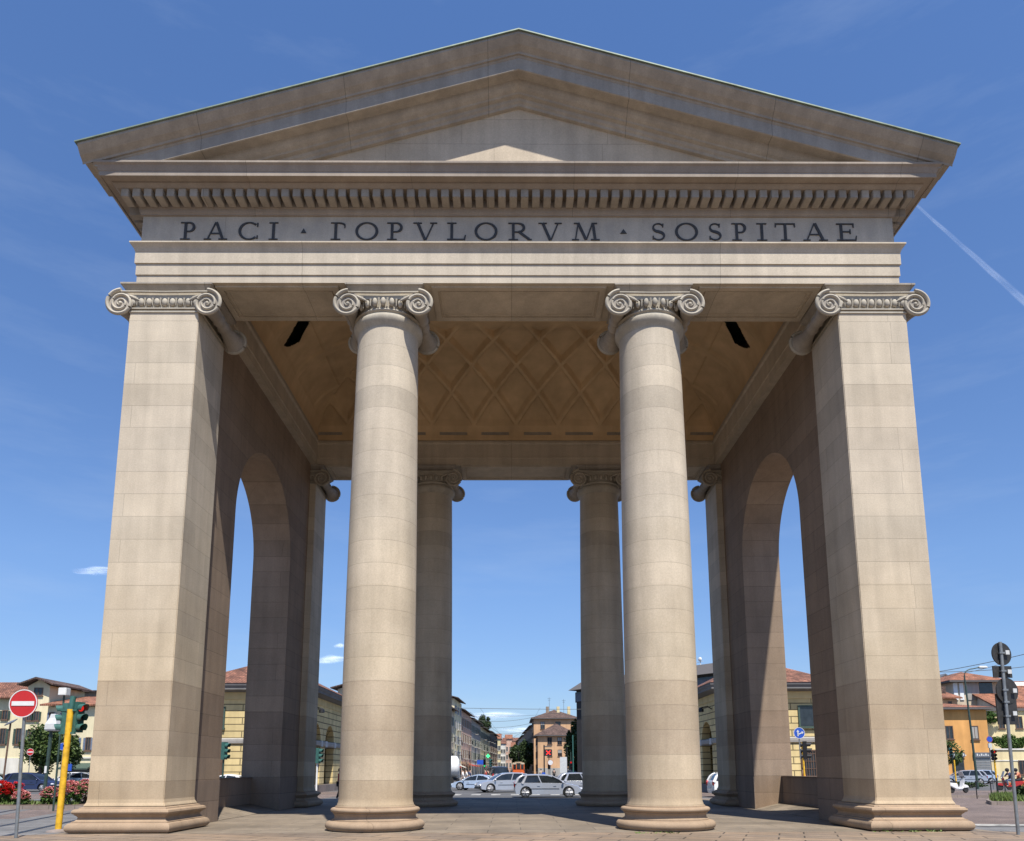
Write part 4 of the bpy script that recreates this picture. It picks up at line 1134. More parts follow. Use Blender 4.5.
# ================================================================== VEHICLES
def car(label, loc, rz, col, L=4.1, W=1.7, H=1.48, style='hatch', group=None, name='parked_car', cat='car', ws=.61):
    t_ = thing(name, label, cat, loc, rz, group)
    h = L / 2; wr = .31; xf, xr = h - .78, -h + .66          # front is +x
    sh = H * .60; bz = .20
    hood = sh - .0 if style != 'van' else sh + .05
    def arch_pts(xc):
        return [(xc + (wr + .06) * math.cos(PI * k / 10), wr + (wr + .06) * math.sin(PI * k / 10)) for k in range(11)]
    if style == 'sedan': back = [(-h + .02, sh - .08), (-h + .05, sh + .06), (-h + .75, sh + .08)]
    else: back = [(-h, sh - .1), (-h + .06, sh + .04)]
    low = [(h - .06, bz + .06)] + [(xf + wr + .06, bz)] + arch_pts(xf)[1:-1] + [(xf - wr - .06, bz)] + [(xr + wr + .06, bz)] + arch_pts(xr)[1:-1] + [(xr - wr - .06, bz), (-h + .05, bz + .04), (-h - .01, bz + .25)]
    up = back + [(-.1, sh + .03), (h * .42, sh + .01), (h * .70, hood - .07), (h - .22, hood - .16), (h - .05, hood - .30), (h + .01, bz + .30)]
    side = low + up
    m = MB(); n = len(side)
    # body shell with a crowned section
    secs = [(-.5, 0), (-.44, .03), (-.3, .05), (0, .06), (.3, .05), (.44, .03), (.5, 0)]
    vs = []
    for fy, up_ in secs:
        for x, z in side:
            e_ = max(0, (z - sh + .35) / .4)
            vs.append((x * (1 - .03 * (abs(fy) * 2) ** 6), fy * W * (1 - .05 * min(1, e_)), z + (up_ if z > sh - .33 else 0)))
    fs = []
    for j in range(len(secs) - 1):
        for i in range(n): fs.append((j * n + i, j * n + (i + 1) % n, (j + 1) * n + (i + 1) % n, (j + 1) * n + i))
    fs += [tuple(range(n)), tuple((len(secs) - 1) * n + i for i in range(n))]
    m.add(vs, fs)
    body = m.build('body', M[col], t_, smooth=32)
    # dark wheel wells
    m = MB()
    for xc in (xf, xr): m.box(xc - wr - .05, xc + wr + .05, -W / 2 + .10, W / 2 - .10, .16, sh - .12)
    m.build('wheel_well', M['trim'], t_, smooth=0)
    # greenhouse
    if style == 'sedan': gb0, gt0 = -h + .55, -h + 1.15
    elif style == 'van': gb0, gt0 = -h + .06, -h + .16
    else: gb0, gt0 = -h + .06, -h + .38
    gb1, gt1 = h * .52, h * .10
    if style == 'van': gb1, gt1 = h * .70, h * .40
    wb, wt = W / 2 - .07, W / 2 - .21
    # roofline seen from the side, then the cabin lofted under it
    top = [(gb0, sh - .02), ((gb0 * .45 + gt0 * .55), sh + (H - sh) * .55), (gt0, H - .13), (gt0 + .14, H - .055), (gt0 + .40, H - .015), ((gt0 + gt1) / 2, H), (gt1 - .25, H - .025), (gt1 + .05, H - .10),
           ((gt1 * .5 + gb1 * .5) + .03, sh + (H - sh) * .46), (gb1, sh - .02)]
    def wz_(z): return wb + (wt - wb) * max(0, (z - sh)) / (H - sh)
    fr = (-1, -.93, -.7, -.35, 0, .35, .7, .93, 1)
    def loft(pts, scale, lift, crown):
        vs_ = []
        for x, z in pts:
            for q in fr: vs_.append((x, wz_(z) * q * scale, z + lift + crown * (1 - q * q) - (.03 if abs(q) == 1 else 0)))
        k_ = len(fr); f_ = [(i * k_ + j, (i + 1) * k_ + j, (i + 1) * k_ + j + 1, i * k_ + j + 1) for i in range(len(pts) - 1) for j in range(k_ - 1)]
        return vs_, f_
    m = MB(); v_, f_ = loft(top, 1, -.012, .02); k_ = len(fr)
    f_ += [tuple(i * k_ for i in range(len(top))), tuple(i * k_ + k_ - 1 for i in reversed(range(len(top))))]
    m.add(v_, f_); m.build('windows', M['carglass'], t_, smooth=35)
    m = MB(); v_, f_ = loft(top[2:8], 1.012, .0, .03); v2, _ = loft(top[2:8], 1.012, -.03, .03); o_ = len(v_)
    m.add(v_ + v2, f_ + [tuple(i + o_ for i in reversed(q)) for q in f_] + [(j, j + 1, o_ + j + 1, o_ + j) for j in range(k_ - 1)] + [((5) * k_ + j, o_ + 5 * k_ + j, o_ + 5 * k_ + j + 1, 5 * k_ + j + 1) for j in range(k_ - 1)]
          + [(i * k_, o_ + i * k_, o_ + (i + 1) * k_, (i + 1) * k_) for i in range(5)] + [(i * k_ + k_ - 1, (i + 1) * k_ + k_ - 1, o_ + (i + 1) * k_ + k_ - 1, o_ + i * k_ + k_ - 1) for i in range(5)])
    for s in (-1, 1):
        def pl(i): return (top[i][0], s * (wz_(top[i][1]) + .004), top[i][1] + .0)
        m.tube([pl(9), pl(8), pl(7)], [.05, .036, .036], 7)
        m.tube([pl(0), pl(1), pl(2), pl(3)], [.10, .08, .06, .03], 7)
        if style != 'sedan': m.tube([(gb0 + .42, s * (wb + .0), sh - .02), (gt0 + .36, s * (wt + .004), H - .06)], [.11, .05], 7)
        xb, xt = gb0 + (gb1 - gb0) * .52, gt0 + (gt1 - gt0) * .56
        m.tube([(xb, s * (wb + .003), sh - .02), (xt, s * (wt + .004), H - .05)], .035, 7)
    m.build('roof', M[col], t_, smooth=45)
    for xc in (xf, xr):
        for s in (-1, 1):
            m = MB(); rot = Matrix.Rotation(R(90), 4, 'X')
            m.lathe([(wr - .09, -.09), (wr - .02, -.10), (wr, -.06), (wr, .06), (wr - .02, .10), (wr - .09, .09)], (xc, s * (W / 2 - .12), wr), 24, rot)
            wh = m.build('wheel', M['rubber'], t_, smooth=40)
            m = MB()
            m.lathe([(wr - .10, -.012), (wr - .085, 0), (wr - .10, .012)], (xc, s * (W / 2 - .025), wr), 24, rot)
            for k in range(6):
                a = k * PI / 3
                m.tube([(xc, s * (W / 2 - .02), wr), (xc + (wr - .09) * math.cos(a), s * (W / 2 - .02), wr + (wr - .09) * math.sin(a))], [.05, .03], 6)
            m.build('rim', M['alloy'], wh, smooth=40)
    for s in (-1, 1):
        m = MB(); m.ball((h - .10, s * (W / 2 - .24), hood - .31), (.14, .19, .09), 12, 8); m.build('headlight', M['headl'], t_, smooth=60)
        m = MB(); m.ball((-h + .03, s * (W / 2 - .13), sh - .06), (.07, .11, .17 if style != 'sedan' else .09), 10, 8); m.build('tail_light', M['taill'], t_, smooth=60)
        m = MB(); m.ball((gb1 - .18, s * (W / 2 + .08), sh + .07), (.07, .10, .07), 10, 7); m.build('mirror', M[col], t_, smooth=60)
        m = MB(); m.box(gb0 + .6, gb1 - .4, s * W / 2 - .012, s * W / 2 + .012, sh * .62, sh * .66); m.build('side_strip', M['trim'], t_, smooth=0)
        m = MB()
        for q in (.5, .82): m.box(gb0 + (gb1 - gb0) * q - .2, gb0 + (gb1 - gb0) * q - .04, s * (W / 2 - .02) - .03, s * (W / 2 - .02) + .03, sh - .14, sh - .11)
        m.build('door_handles', M[col], t_, smooth=0)
    m = MB(); m.box(h - .03, h + .03, -W / 2 + .2, W / 2 - .2, bz + .06, bz + .2); m.build('grille', M['trim'], t_, smooth=0)
    m = MB(); m.box(h + .012, h + .035, -.26, .26, bz + .26, bz + .37); m.build('number_plate', M['signwhite'], t_, smooth=0)
    m = MB(); m.box(-h - .035, -h - .0, -.26, .26, bz + .32, bz + .43); m.build('number_plate', M['signwhite'], t_, smooth=0)
    return t_
def g(px, Y): return (PX(px, Y), Y, ZR)
car('nearest silver hatchback crossing the street, tail to the left', (PX(547.5, 46.5), 46.5, ZR), R(0), 'c_silver', L=4.05, W=1.7, H=1.36, style='hatch', name='moving_car', group='cars crossing behind the gate')
car('second silver car, half hidden behind the silver hatchback', (PX(589, 53), 53, ZR), R(2), 'c_silver', L=4.5, H=1.42, style='hatch', name='moving_car', group='cars crossing behind the gate')
car('silver grey car turning, its nose to the left, beside the hatchback', (PX(503, 57), 57, ZR), R(198), 'c_silver', L=4.0, H=1.42, style='hatch', name='moving_car', group='cars crossing behind the gate')
car('pale blue car facing away between the truck and the pedestrians', (PX(477, 63), 63, ZR), R(165), 'c_blue', L=4.0, H=1.25, style='sedan', name='moving_car', group='cars crossing behind the gate')
car('charcoal van parked beyond the pale blue car', (PX(497, 78), 78, ZR), R(100), 'c_dark', L=4.6, W=1.8, H=1.95, style='van', group='cars in the street')
car('grey car coming down the street at the foot of the houses', (PX(494, 150), 150, ZR), R(265), 'c_grey', style='sedan', group='cars in the street')
car('small white car far up the street behind the van', (PX(499, 190), 190, ZR), R(265), 'c_white', style='hatch', group='cars in the street')
car('dark blue car at the kerb in front of the orange corner house', (PX(575, 120), 120, ZR), R(0), 'c_navy', style='hatch', group='cars in the street')
car('white car glimpsed past the base of the rear column', (PX(743, 46), 46, ZR), R(0), 'c_white', style='hatch', name='moving_car', group='cars crossing behind the gate')
car('white car passing behind the parapet of the arch by the toll house', (PX(226, 47), 47, ZR), R(180), 'c_white', H=1.4, style='sedan', name='moving_car', group='cars crossing behind the gate')
car('navy blue hatchback waiting beyond the red flowers', (PX(35, 62), 62, ZR), R(-6), 'c_navy', L=4.3, H=1.5, style='hatch', group='cars by the cream houses')
car('pale teal car cut by the edge of the photograph', (PX(-3, 66), 66, ZR), R(5), 'c_teal', style='sedan', group='cars by the cream houses')
car('white car parked under the green awning, beside the yellow pole', (PX(72, 80), 80, ZR), R(170), 'c_white', L=3.9, style='hatch', group='cars by the cream houses')
car('pale grey car parked behind the pink flowers', (PX(86, 77), 77, ZR), R(15), 'c_silver', L=3.9, style='sedan', group='cars by the cream houses')
car('silver hatchback parked in front of the orange house shops', (PX(962, 78), 78, ZR), R(160), 'c_silver', L=4.1, style='hatch', group='cars by the orange house')
car('light blue car parked beside the silver one below the street lamp', (PX(974, 84), 84, ZR), R(165), 'c_blue', L=4.1, style='hatch', group='cars by the orange house')

# the tank truck
def truck():
    t_ = thing('tank_truck', 'white tank truck stopped below the old houses', 'truck', (PX(460.5, 78) - 3.6, 78, ZR), R(186))
    m = MB(); rot = Matrix.Rotation(R(90), 4, 'Y')
    m.lathe([(.02, -2.9), (.7, -2.86), (1.05, -2.65), (1.1, -2.4), (1.1, 2.1), (1.05, 2.35), (.7, 2.56), (.02, 2.6)], (-.6, 0, 1.95), 32, rot); m.build('tank', M['white'], t_, smooth=50)
    m = MB(); m.box(-3.4, 4.3, -.45, .45, .55, .85); m.box(-3.45, -3.2, -1.1, 1.1, .45, .75); m.build('chassis', M['black'], t_, smooth=0)
    m = MB(); m.box(2.5, 4.4, -1.15, 1.15, .6, 2.7); m.build('cab', M['white'], t_, smooth=0, bevel=.12)
    m = MB(); m.box(4.38, 4.42, -1.0, 1.0, 1.6, 2.4); m.build('windscreen', M['carglass'], t_, smooth=0)
    for x in (-2.4, -1.3, 3.4):
        for s in (-1, 1):
            m = MB(); m.lathe([(.2, -.14), (.46, -.14), (.5, -.1), (.5, .1), (.46, .14), (.2, .14)], (x, s * 1.0, .5), 20, Matrix.Rotation(R(90), 4, 'X')); m.build('wheel', M['rubber'], t_, smooth=40)
    for s in (-1, 1):
        m = MB(); m.box(4.38, 4.43, s * .8 - .14, s * .8 + .14, .75, .95); m.build('headlight', M['headl'], t_, smooth=0)
truck()
def tram():
    t_ = thing('tram', 'orange tram coming down the street past the corner house', 'tram', (PX(518.5, 150), 150, ZR), R(90 - 1))
    # local x runs back along the street, the front is at x = 0
    m = MB(); m.box(0, 13, -1.15, 1.15, .45, 1.7); m.build('body', M['tram_o'], t_, smooth=0, bevel=.12)
    m = MB(); m.box(.04, 12.9, -1.12, 1.12, 1.68, 2.62); m.build('windows', M['carglass'], t_, smooth=0, bevel=.08)
    m = MB()
    for s in (-1, 1):
        for x in (.06, 3.2, 6.4, 9.6, 12.8): m.box(x - .05, x + .2, s * 1.13 - .03, s * 1.13 + .03, 1.65, 2.65)
    for y in (-1.1, -.42, .42, 1.1): m.box(.0, .08, y - .07, y + .07, 1.65, 2.65)
    m.build('pillars', M['tram_o'], t_, smooth=0)
    m = MB(); m.box(0, 13, -1.17, 1.17, 2.6, 3.0); m.box(.6, 12.4, -.8, .8, 3.0, 3.15); m.build('roof', M['beige'], t_, smooth=0, bevel=.08)
    m = MB(); m.box(-.03, .02, -.4, .4, 2.66, 2.92); m.build('destination_board', M['black'], t_, smooth=0)
    for s in (-1, 1):
        m = MB(); m.ball((-.0, s * .7, .95), (.06, .13, .13), 10, 8); m.build('headlight', M['headl'], t_, smooth=60)
    m = MB(); m.tube([(5, 0, 3.15), (7, 0, 4.2), (5.2, 0, 5.2)], .04, 6); m.box(5.1, 5.3, -.7, .7, 5.2, 5.25); m.build('pantograph', M['black'], t_, smooth=0)
    m = MB()
    for x in (2.5, 4.2, 9, 10.7): m.lathe([(.33, -1.05), (.33, 1.05)], (x, 0, .33), 16, Matrix.Rotation(R(90), 4, 'X'))
    m.build('wheelset', M['black'], t_, smooth=30)
tram()

# ================================================================== PEOPLE
def skin_obj(name, pts, edges, rad, mat, par, sub=1):
    me = bpy.data.meshes.new(name); me.from_pydata(pts, edges, []); me.materials.append(mat)
    o = bpy.data.objects.new(name, me); COL.objects.link(o); o.parent = par
    sk = o.modifiers.new('skin', 'SKIN'); sk.use_smooth_shade = True
    for i, r_ in enumerate(rad):
        v = me.skin_vertices[0].data[i]; v.radius = (r_, r_) if not hasattr(r_, '__len__') else r_
        v.use_root = (i == 0)
    ss_ = o.modifiers.new('sub', 'SUBSURF'); ss_.levels = sub; ss_.render_levels = sub
    return o
def person(label, loc, rz, top, bottom, stride=.18, group=None, seated=False, bag=False, cat='person'):
    t_ = thing('person', label, cat, loc, rz, group)
    s = stride
    if not seated:
        J = dict(hip=(0, 0, .93), waist=(0, 0, 1.08), chest=(.0, 0, 1.30), neck=(.0, 0, 1.48), head=(.03, 0, 1.60), top_=(.02, 0, 1.70),
                 lh=(0, .10, .90), lk=(s * .6, .10, .50), la=(s * .9, .10, .08), lt=(s * .9 + .16, .11, .04),
                 rh=(0, -.10, .90), rk=(-s * .1 + .04, -.10, .49), ra=(-s * .9, -.10, .10), rt=(-s * .9 + .14, -.11, .04),
                 ls=(0, .19, 1.40), le=(-s * .5, .25, 1.13), lw=(-s * .3 + .08, .26, .90), lf=(-s * .3 + .12, .26, .80),
                 rs=(0, -.19, 1.40), re=(s * .5, -.25, 1.13), rw=(s * .6 + .12, -.25, .93), rf=(s * .6 + .18, -.25, .84))
    else:
        J = dict(hip=(-.05, 0, .80), waist=(-.02, 0, .95), chest=(.08, 0, 1.18), neck=(.14, 0, 1.35), head=(.18, 0, 1.46), top_=(.17, 0, 1.56),
                 lh=(-.05, .12, .79), lk=(.34, .17, .72), la=(.28, .18, .34), lt=(.42, .18, .30), rh=(-.05, -.12, .79), rk=(.34, -.17, .72), ra=(.28, -.18, .34), rt=(.42, -.18, .30),
                 ls=(.09, .19, 1.27), le=(.26, .27, 1.05), lw=(.50, .27, 1.02), lf=(.58, .26, 1.02), rs=(.09, -.19, 1.27), re=(.26, -.27, 1.05), rw=(.50, -.27, 1.02), rf=(.58, -.26, 1.02))
    k = list(J); ix = {n_: i for i, n_ in enumerate(k)}
    E_ = [('hip', 'waist'), ('waist', 'chest'), ('chest', 'neck'), ('neck', 'head'), ('head', 'top_'), ('hip', 'lh'), ('lh', 'lk'), ('lk', 'la'), ('la', 'lt'), ('hip', 'rh'), ('rh', 'rk'), ('rk', 'ra'), ('ra', 'rt'),
          ('chest', 'ls'), ('ls', 'le'), ('le', 'lw'), ('lw', 'lf'), ('chest', 'rs'), ('rs', 're'), ('re', 'rw'), ('rw', 'rf')]
    rad = dict(hip=.13, waist=.115, chest=.135, neck=.055, head=.098, top_=.07, lh=.085, lk=.058, la=.042, lt=.04, rh=.085, rk=.058, ra=.042, rt=.04, ls=.058, le=.042, lw=.03, lf=.034, rs=.058, re=.042, rw=.03, rf=.034)
    skin_obj('body', [J[n_] for n_ in k], [(ix[a], ix[b]) for a, b in E_], [rad[n_] for n_ in k], M['skin'], t_)
    def sub(name, nodes, edges, grow, mat):
        i2 = {n_: i for i, n_ in enumerate(nodes)}
        skin_obj(name, [J[n_] for n_ in nodes], [(i2[a], i2[b]) for a, b in edges], [rad[n_] + grow for n_ in nodes], M[mat], t_)
    sub('shirt', ['chest', 'waist', 'hip', 'ls', 'le', 'rs', 're'], [('chest', 'waist'), ('waist', 'hip'), ('chest', 'ls'), ('ls', 'le'), ('chest', 'rs'), ('rs', 're')], .022, top)
    sub('trousers', ['hip', 'lh', 'lk', 'la', 'rh', 'rk', 'ra'], [('hip', 'lh'), ('lh', 'lk'), ('lk', 'la'), ('hip', 'rh'), ('rh', 'rk'), ('rk', 'ra')], .018, bottom)
    h_ = J['head']; m = MB()
    if seated: m.ball((h_[0], 0, h_[2] + .05), (.145, .135, .15), 14, 10); m.build('helmet', M['cl_black'], t_, smooth=60)
    else: m.ball((h_[0] - .03, 0, h_[2] + .06), (.11, .105, .105), 12, 8); m.build('hair', M['hair'], t_, smooth=60)
    m = MB(); m.ball((h_[0] + .105, 0, h_[2] + .0), (.022, .016, .025), 6, 5)
    for y in (-.035, .035): m.ball((h_[0] + .085, y, h_[2] + .03), (.014, .014, .01), 6, 5)
    m.build('face', M['skin'], t_, smooth=60)
    return t_
PG = 'people crossing the street'
person('woman in white walking behind the tank truck', g(463, 66), R(170), 'cl_white', 'cl_white', group=PG)
person('pedestrian in white top and tan trousers close behind the woman in white', g(466.5, 68), R(185), 'cl_white', 'cl_tan', group=PG)
person('pedestrian in navy standing by the pale blue car', g(470, 72), R(-20), 'cl_blue', 'cl_jean', .05, group=PG)
person('pedestrian in red waiting below the green lit signal', g(485.5, 74), R(200), 'cl_red', 'cl_black', .08, group=PG)
person('pedestrian in black beside the one in red', g(488, 76), R(150), 'cl_black', 'cl_jean', .1, group=PG)
person('person in tan shirt on the pavement before the orange corner house', g(541, 118), R(90), 'cl_tan', 'cl_jean', group=PG)
person('person in black on the pavement below the red crossed board', g(554, 116), R(60), 'cl_black', 'cl_black', .1, group=PG)
person('person in white shirt at the pavement edge beside the pale notice board', g(565, 112), R(-90), 'cl_white', 'cl_blue', .12, group=PG)
person('person in an orange pink top at the foot of the blue arrow sign', g(803.5, 45.5), R(160), 'cl_orange', 'cl_white', .1, group=PG)
person('person in dark clothes half hidden by the front column', g(340, 43), R(0), 'cl_red', 'cl_black', .12, group=PG)

# ================================================================== SCOOTERS
def scooter(label, loc, rz, col, white=False):
    t_ = thing('motor_scooter', label, 'scooter', loc, rz, 'scooters by the signals')
    for n_, x in (('wheel', -.6), ('wheel', .66)):
        m = MB(); m.lathe([(.12, -.06), (.21, -.06), (.24, 0), (.21, .06), (.12, .06)], (x, 0, .24), 20, Matrix.Rotation(R(90), 4, 'X')); w_ = m.build(n_, M['rubber'], t_, smooth=40)
        m = MB(); m.lathe([(.125, -.03), (.125, .03)], (x, 0, .24), 16, Matrix.Rotation(R(90), 4, 'X')); m.build('rim', M['alloy'], w_, smooth=30)
    m = MB()
    m.prism([(-.95, .5), (-.35, .26), (.25, .24), (.42, .45), (.50, .95), (.42, 1.0), (.28, .42), (-.1, .36), (-.2, .66), (-.9, .72)], -.17, .17, 'y')
    m.prism([(.42, .30), (.95, .36), (.88, .50), (.62, .58), (.46, .5)], -.1, .1, 'y')
    m.build('body', M[col], t_, smooth=30, bevel=.05)
    m = MB(); m.box(-.85, -.12, -.14, .14, .70, .80); m.build('saddle', M['black'], t_, smooth=30, bevel=.04)
    m = MB(); m.tube([(.46, 0, .9), (.40, 0, 1.08)], .03, 6); m.tube([(.36, -.33, 1.05), (.42, -.15, 1.08), (.42, .15, 1.08), (.36, .33, 1.05)], .018, 6); m.build('handlebar', M['black'], t_, smooth=40)
    m = MB(); m.add([(.46, -.2, 1.02), (.46, .2, 1.02), (.30, .16, 1.45), (.30, -.16, 1.45), (.475, -.2, 1.02), (.475, .2, 1.02), (.315, .16, 1.45), (.315, -.16, 1.45)], [(0, 1, 2, 3), (7, 6, 5, 4), (0, 4, 5, 1), (1, 5, 6, 2), (2, 6, 7, 3), (3, 7, 4, 0)]); m.build('windscreen', M['headl'], t_, smooth=0)
    m = MB(); m.ball((.52, 0, .92), (.05, .09, .07), 10, 7); m.build('headlight', M['headl'], t_, smooth=60)
    m = MB(); m.ball((-.95, 0, .62), (.04, .09, .05), 10, 7); m.build('tail_light', M['taill'], t_, smooth=60)
scooter('white scooter parked at the foot of the right hand pier', g(956.5, 52), R(20), 'c_white')
scooter('red scooter carrying a rider in a navy jacket', g(1008, 58), R(170), 'bike_r')
scooter('orange scooter carrying a rider in red behind the red scooter', g(1016.5, 59.5), R(172), 'tram_o')
person('rider in navy jacket and black helmet on the red scooter', (PX(1008, 58) + .12, 58, ZR + .02), R(170), 'cl_blue', 'cl_jean', seated=True, group='scooter riders')
person('rider in a red orange jacket on the orange scooter', (PX(1016.5, 59.5) + .12, 59.5, ZR + .02), R(172), 'cl_orange', 'cl_black', seated=True, group='scooter riders')

# ================================================================== SIGNALS, SIGNS, LAMPS
def head(par, x, y, z, rz, lit=None, mat='tgreen', sc=1.0, lenses=3):
    """a three light head facing local -y turned by rz about z"""
    Mx = Matrix.Translation((x, y, z)) @ Matrix.Rotation(rz, 4, 'Z') @ Matrix.Scale(sc, 4)
    m = MB(); m.box(-.15, .15, -.02, .20, -.15 - .0, .33 * lenses - .12, Mx)
    for k in range(lenses): m.lathe([(.135, -.0), (.145, .16), (.10, .19), (.05, .2)], (0, 0, 0), 16, Mx @ Matrix.Translation((0, .15, .33 * k)) @ Matrix.Rotation(R(-90), 4, 'X'))
    hd = m.build('signal_head', M[mat], par, smooth=35, bevel=0)
    for k in range(lenses):
        zz = .33 * k
        c_ = ['green', 'amber', 'red'][k] if lenses == 3 else 'red'
        lm = M['lens']
        if lit == c_: lm = M['red_lit'] if c_ == 'red' else M['green_lit']
        m = MB(); m.lathe([(.11, 0), (.09, .03), (.02, .045)], (0, 0, 0), 20, Mx @ Matrix.Translation((0, -.022, zz)) @ Matrix.Rotation(R(90), 4, 'X')); m.build('lens', lm, hd, smooth=50)
        m = MB(); n_ = 16; vs = []; fs = []
        for q in range(n_ + 1):
            a = R(-35) + R(250) * q / n_
            for rr_ in (.125, .138):
                for yy in (-.02, -.30 + .10 * (1 - math.sin(max(a, -.3)) ) * .7):
                    vs.append(Mx @ Vector((rr_ * math.cos(a), yy, zz + rr_ * math.sin(a))))
        for q in range(n_):
            b0, b1 = q * 4, q * 4 + 4
            fs += [(b0, b0 + 1, b1 + 1, b1), (b0 + 2, b1 + 2, b1 + 3, b0 + 3), (b0 + 1, b0 + 3, b1 + 3, b1 + 1), (b0, b1, b1 + 2, b0 + 2)]
        m.add(vs, fs); m.build('visor', M[mat], hd, smooth=40)
    return hd
def signal(label, loc, H, heads, pole='yellow', r=.055, lean=(0, 0), foot=None, top=0):
    t_ = thing('traffic_light', label, 'traffic light', loc, 0, 'traffic lights round the square')
    m = MB(); z1 = H + top
    if foot:
        m.tube([(0, 0, foot), (lean[0], lean[1], z1)], r, 14); m.build('pole', M[pole], t_, smooth=40)
        m = MB(); m.tube([(0, 0, 0), (0, 0, foot + .01)], r * 1.05, 14); m.build('pole_foot', M['black'], t_, smooth=40)
    else:
        m.tube([(0, 0, 0), (lean[0], lean[1], z1)], r, 14); m.build('pole', M[pole], t_, smooth=40)
    m = MB(); m.lathe([(r * 3.6, 0), (r * 3.4, .03), (r * 1.6, .06), (r * 1.05, .07)], n=18); m.build('foot_plate', M['kerb'], t_, smooth=40)
    for hd in heads: head(t_, *hd)
    return t_
# the big yellow one by the left pier
b = P(58, 831, 19.35); bx = b.x
t_ = signal('yellow pole with two dark green traffic light heads back to back near the left pier', (bx, 19.35, ZR + .15), 3.05, [(-.16, .09, 2.58, R(-84), None, 'tgreen', .72), (.23, .09, 2.58, R(66), 'red', 'tgreen', .76)], r=.076, lean=(.03, 0))
m = MB(); m.tube([(.03, 0, 2.95), (.05, .04, 3.38)], .07, 10); m.build('pole_top', M['tgreen'], t_, smooth=40)
m = MB()
for z in (2.42, 3.0): m.box(-.2, .2, -.03, .03, z, z + .05)
m.build('bracket', M['tgreen'], t_, smooth=0)
m = MB(); m.lathe([(.072, 2.10), (.072, 2.15)], n=14); m.build('clamp', M['black'], t_, smooth=40)
def near_signal(px, pyb, Y, pyt, label, heads, **k):
    z1 = P(px, pyt, Y).z - ZR
    hs = []
    for dx, py0, rz, lit, mt, sc in heads:
        zz = P(px, py0, Y).z - ZR
        hs.append((dx, -.03, zz, rz, lit, mt, sc))
    return signal(label, (PX(px, Y), Y, ZR), z1, hs, **k)
near_signal(223, 0, 45, 742, 'dark green traffic light seen over the parapet of the left arch', [(.1, 757, R(70), None, 'tgreen', 1.0)], pole='dgreen')
near_signal(317, 0, 49, 750, 'white poled traffic light between the rear pier and the front column', [(.12, 761, R(75), None, 'tgreen', .95)], pole='white')
near_signal(804, 0, 44, 742, 'yellow traffic light pole carrying the blue arrow disc', [(.22, 756.5, R(65), None, 'black', 1.0)], pole='yellow')
near_signal(995.5, 0, 48, 749, 'traffic light showing red on a yellow and black pole beside the railing', [(0, 758.8, R(0), 'red', 'black', .66)], foot=1.05)
near_signal(955, 0, 60, 760, 'short yellow pole with a small dark signal next to the right hand pier', [(-.2, 756, R(-20), None, 'tgreen', .75)])
near_signal(484.5, 0, 95, 757, 'green lit traffic light in front of the row of old houses', [(0, 766, R(0), 'green', 'black', 1.0)], pole='dgreen')
near_signal(490, 0, 92, 758, 'second dark traffic light close to the green lit one', [(.1, 766, R(30), None, 'tgreen', .95)], pole='dgreen')
near_signal(549, 0, 105, 749, 'traffic light with red lens below the red crossed signal board', [(0, 768, R(0), 'red', 'black', 1.1)], pole='black')
near_signal(571, 0, 102, 752, 'traffic light with red lens near the green pole', [(0, 768, R(5), 'red', 'black', 1.1)], pole='dgreen')

def disc(par, x, y, z, r, face, name='disc', rz=0, th=.03, rim=None):
    Mx = Matrix.Translation((x, y, z)) @ Matrix.Rotation(rz, 4, 'Z') @ Matrix.Rotation(R(90), 4, 'X')
    m = MB(); m.lathe([(r * .0 + .001, th / 2), (r, th / 2), (r + .004, 0), (r, -th / 2), (.001, -th / 2)], (0, 0, 0), 40, Mx); d_ = m.build(name, M[face], par, smooth=30)
    if rim:
        m = MB(); m.lathe([(r * .94, th / 2 + .001), (r * .94, th / 2 + .005), (r + .002, th / 2 + .005), (r + .002, th / 2 + .001)], (0, 0, 0), 40, Mx, cap=False); m.build('border', M[rim], d_, smooth=0)
    return d_
def no_entry(label, loc, zc, r, ztop, pole='steel', rz=0, lean=0, pr=.03):
    t_ = thing('no_entry_sign', label, 'road sign', loc, rz, 'no entry signs')
    m = MB(); m.tube([(0, .05, 0), (lean, .05, ztop)], pr, 12); m.build('pole', M[pole], t_, smooth=40)
    d_ = disc(t_, lean, 0, zc, r, 'signred', rim='signwhite')
    m = MB(); m.box(lean - r * .80, lean + r * .80, -.026, -.0165, zc - r * .16, zc + r * .16); m.build('white_bar', M['signwhite'], d_, smooth=0)
    m = MB(); m.box(lean - .06, lean + .06, .016, .05, zc - .04, zc + .04); m.build('clamp', M['steel'], t_, smooth=0)
    return t_
Y = 17.6
bb = P(14.5, 838, Y); zz = P(23.5, 703.5, Y).z; xx = P(23.5, 703.5, Y).x
no_entry('large no entry sign on a grey pole at the left edge', (bb.x, Y, 0), zz, .325, zz + .30, lean=xx - bb.x, pr=.036)
Y = 70
no_entry('small distant no entry sign in front of the tree', (PX(28.5, Y), Y, ZR), P(28.5, 752, Y).z - ZR, .32, P(28.5, 748, Y).z - ZR)
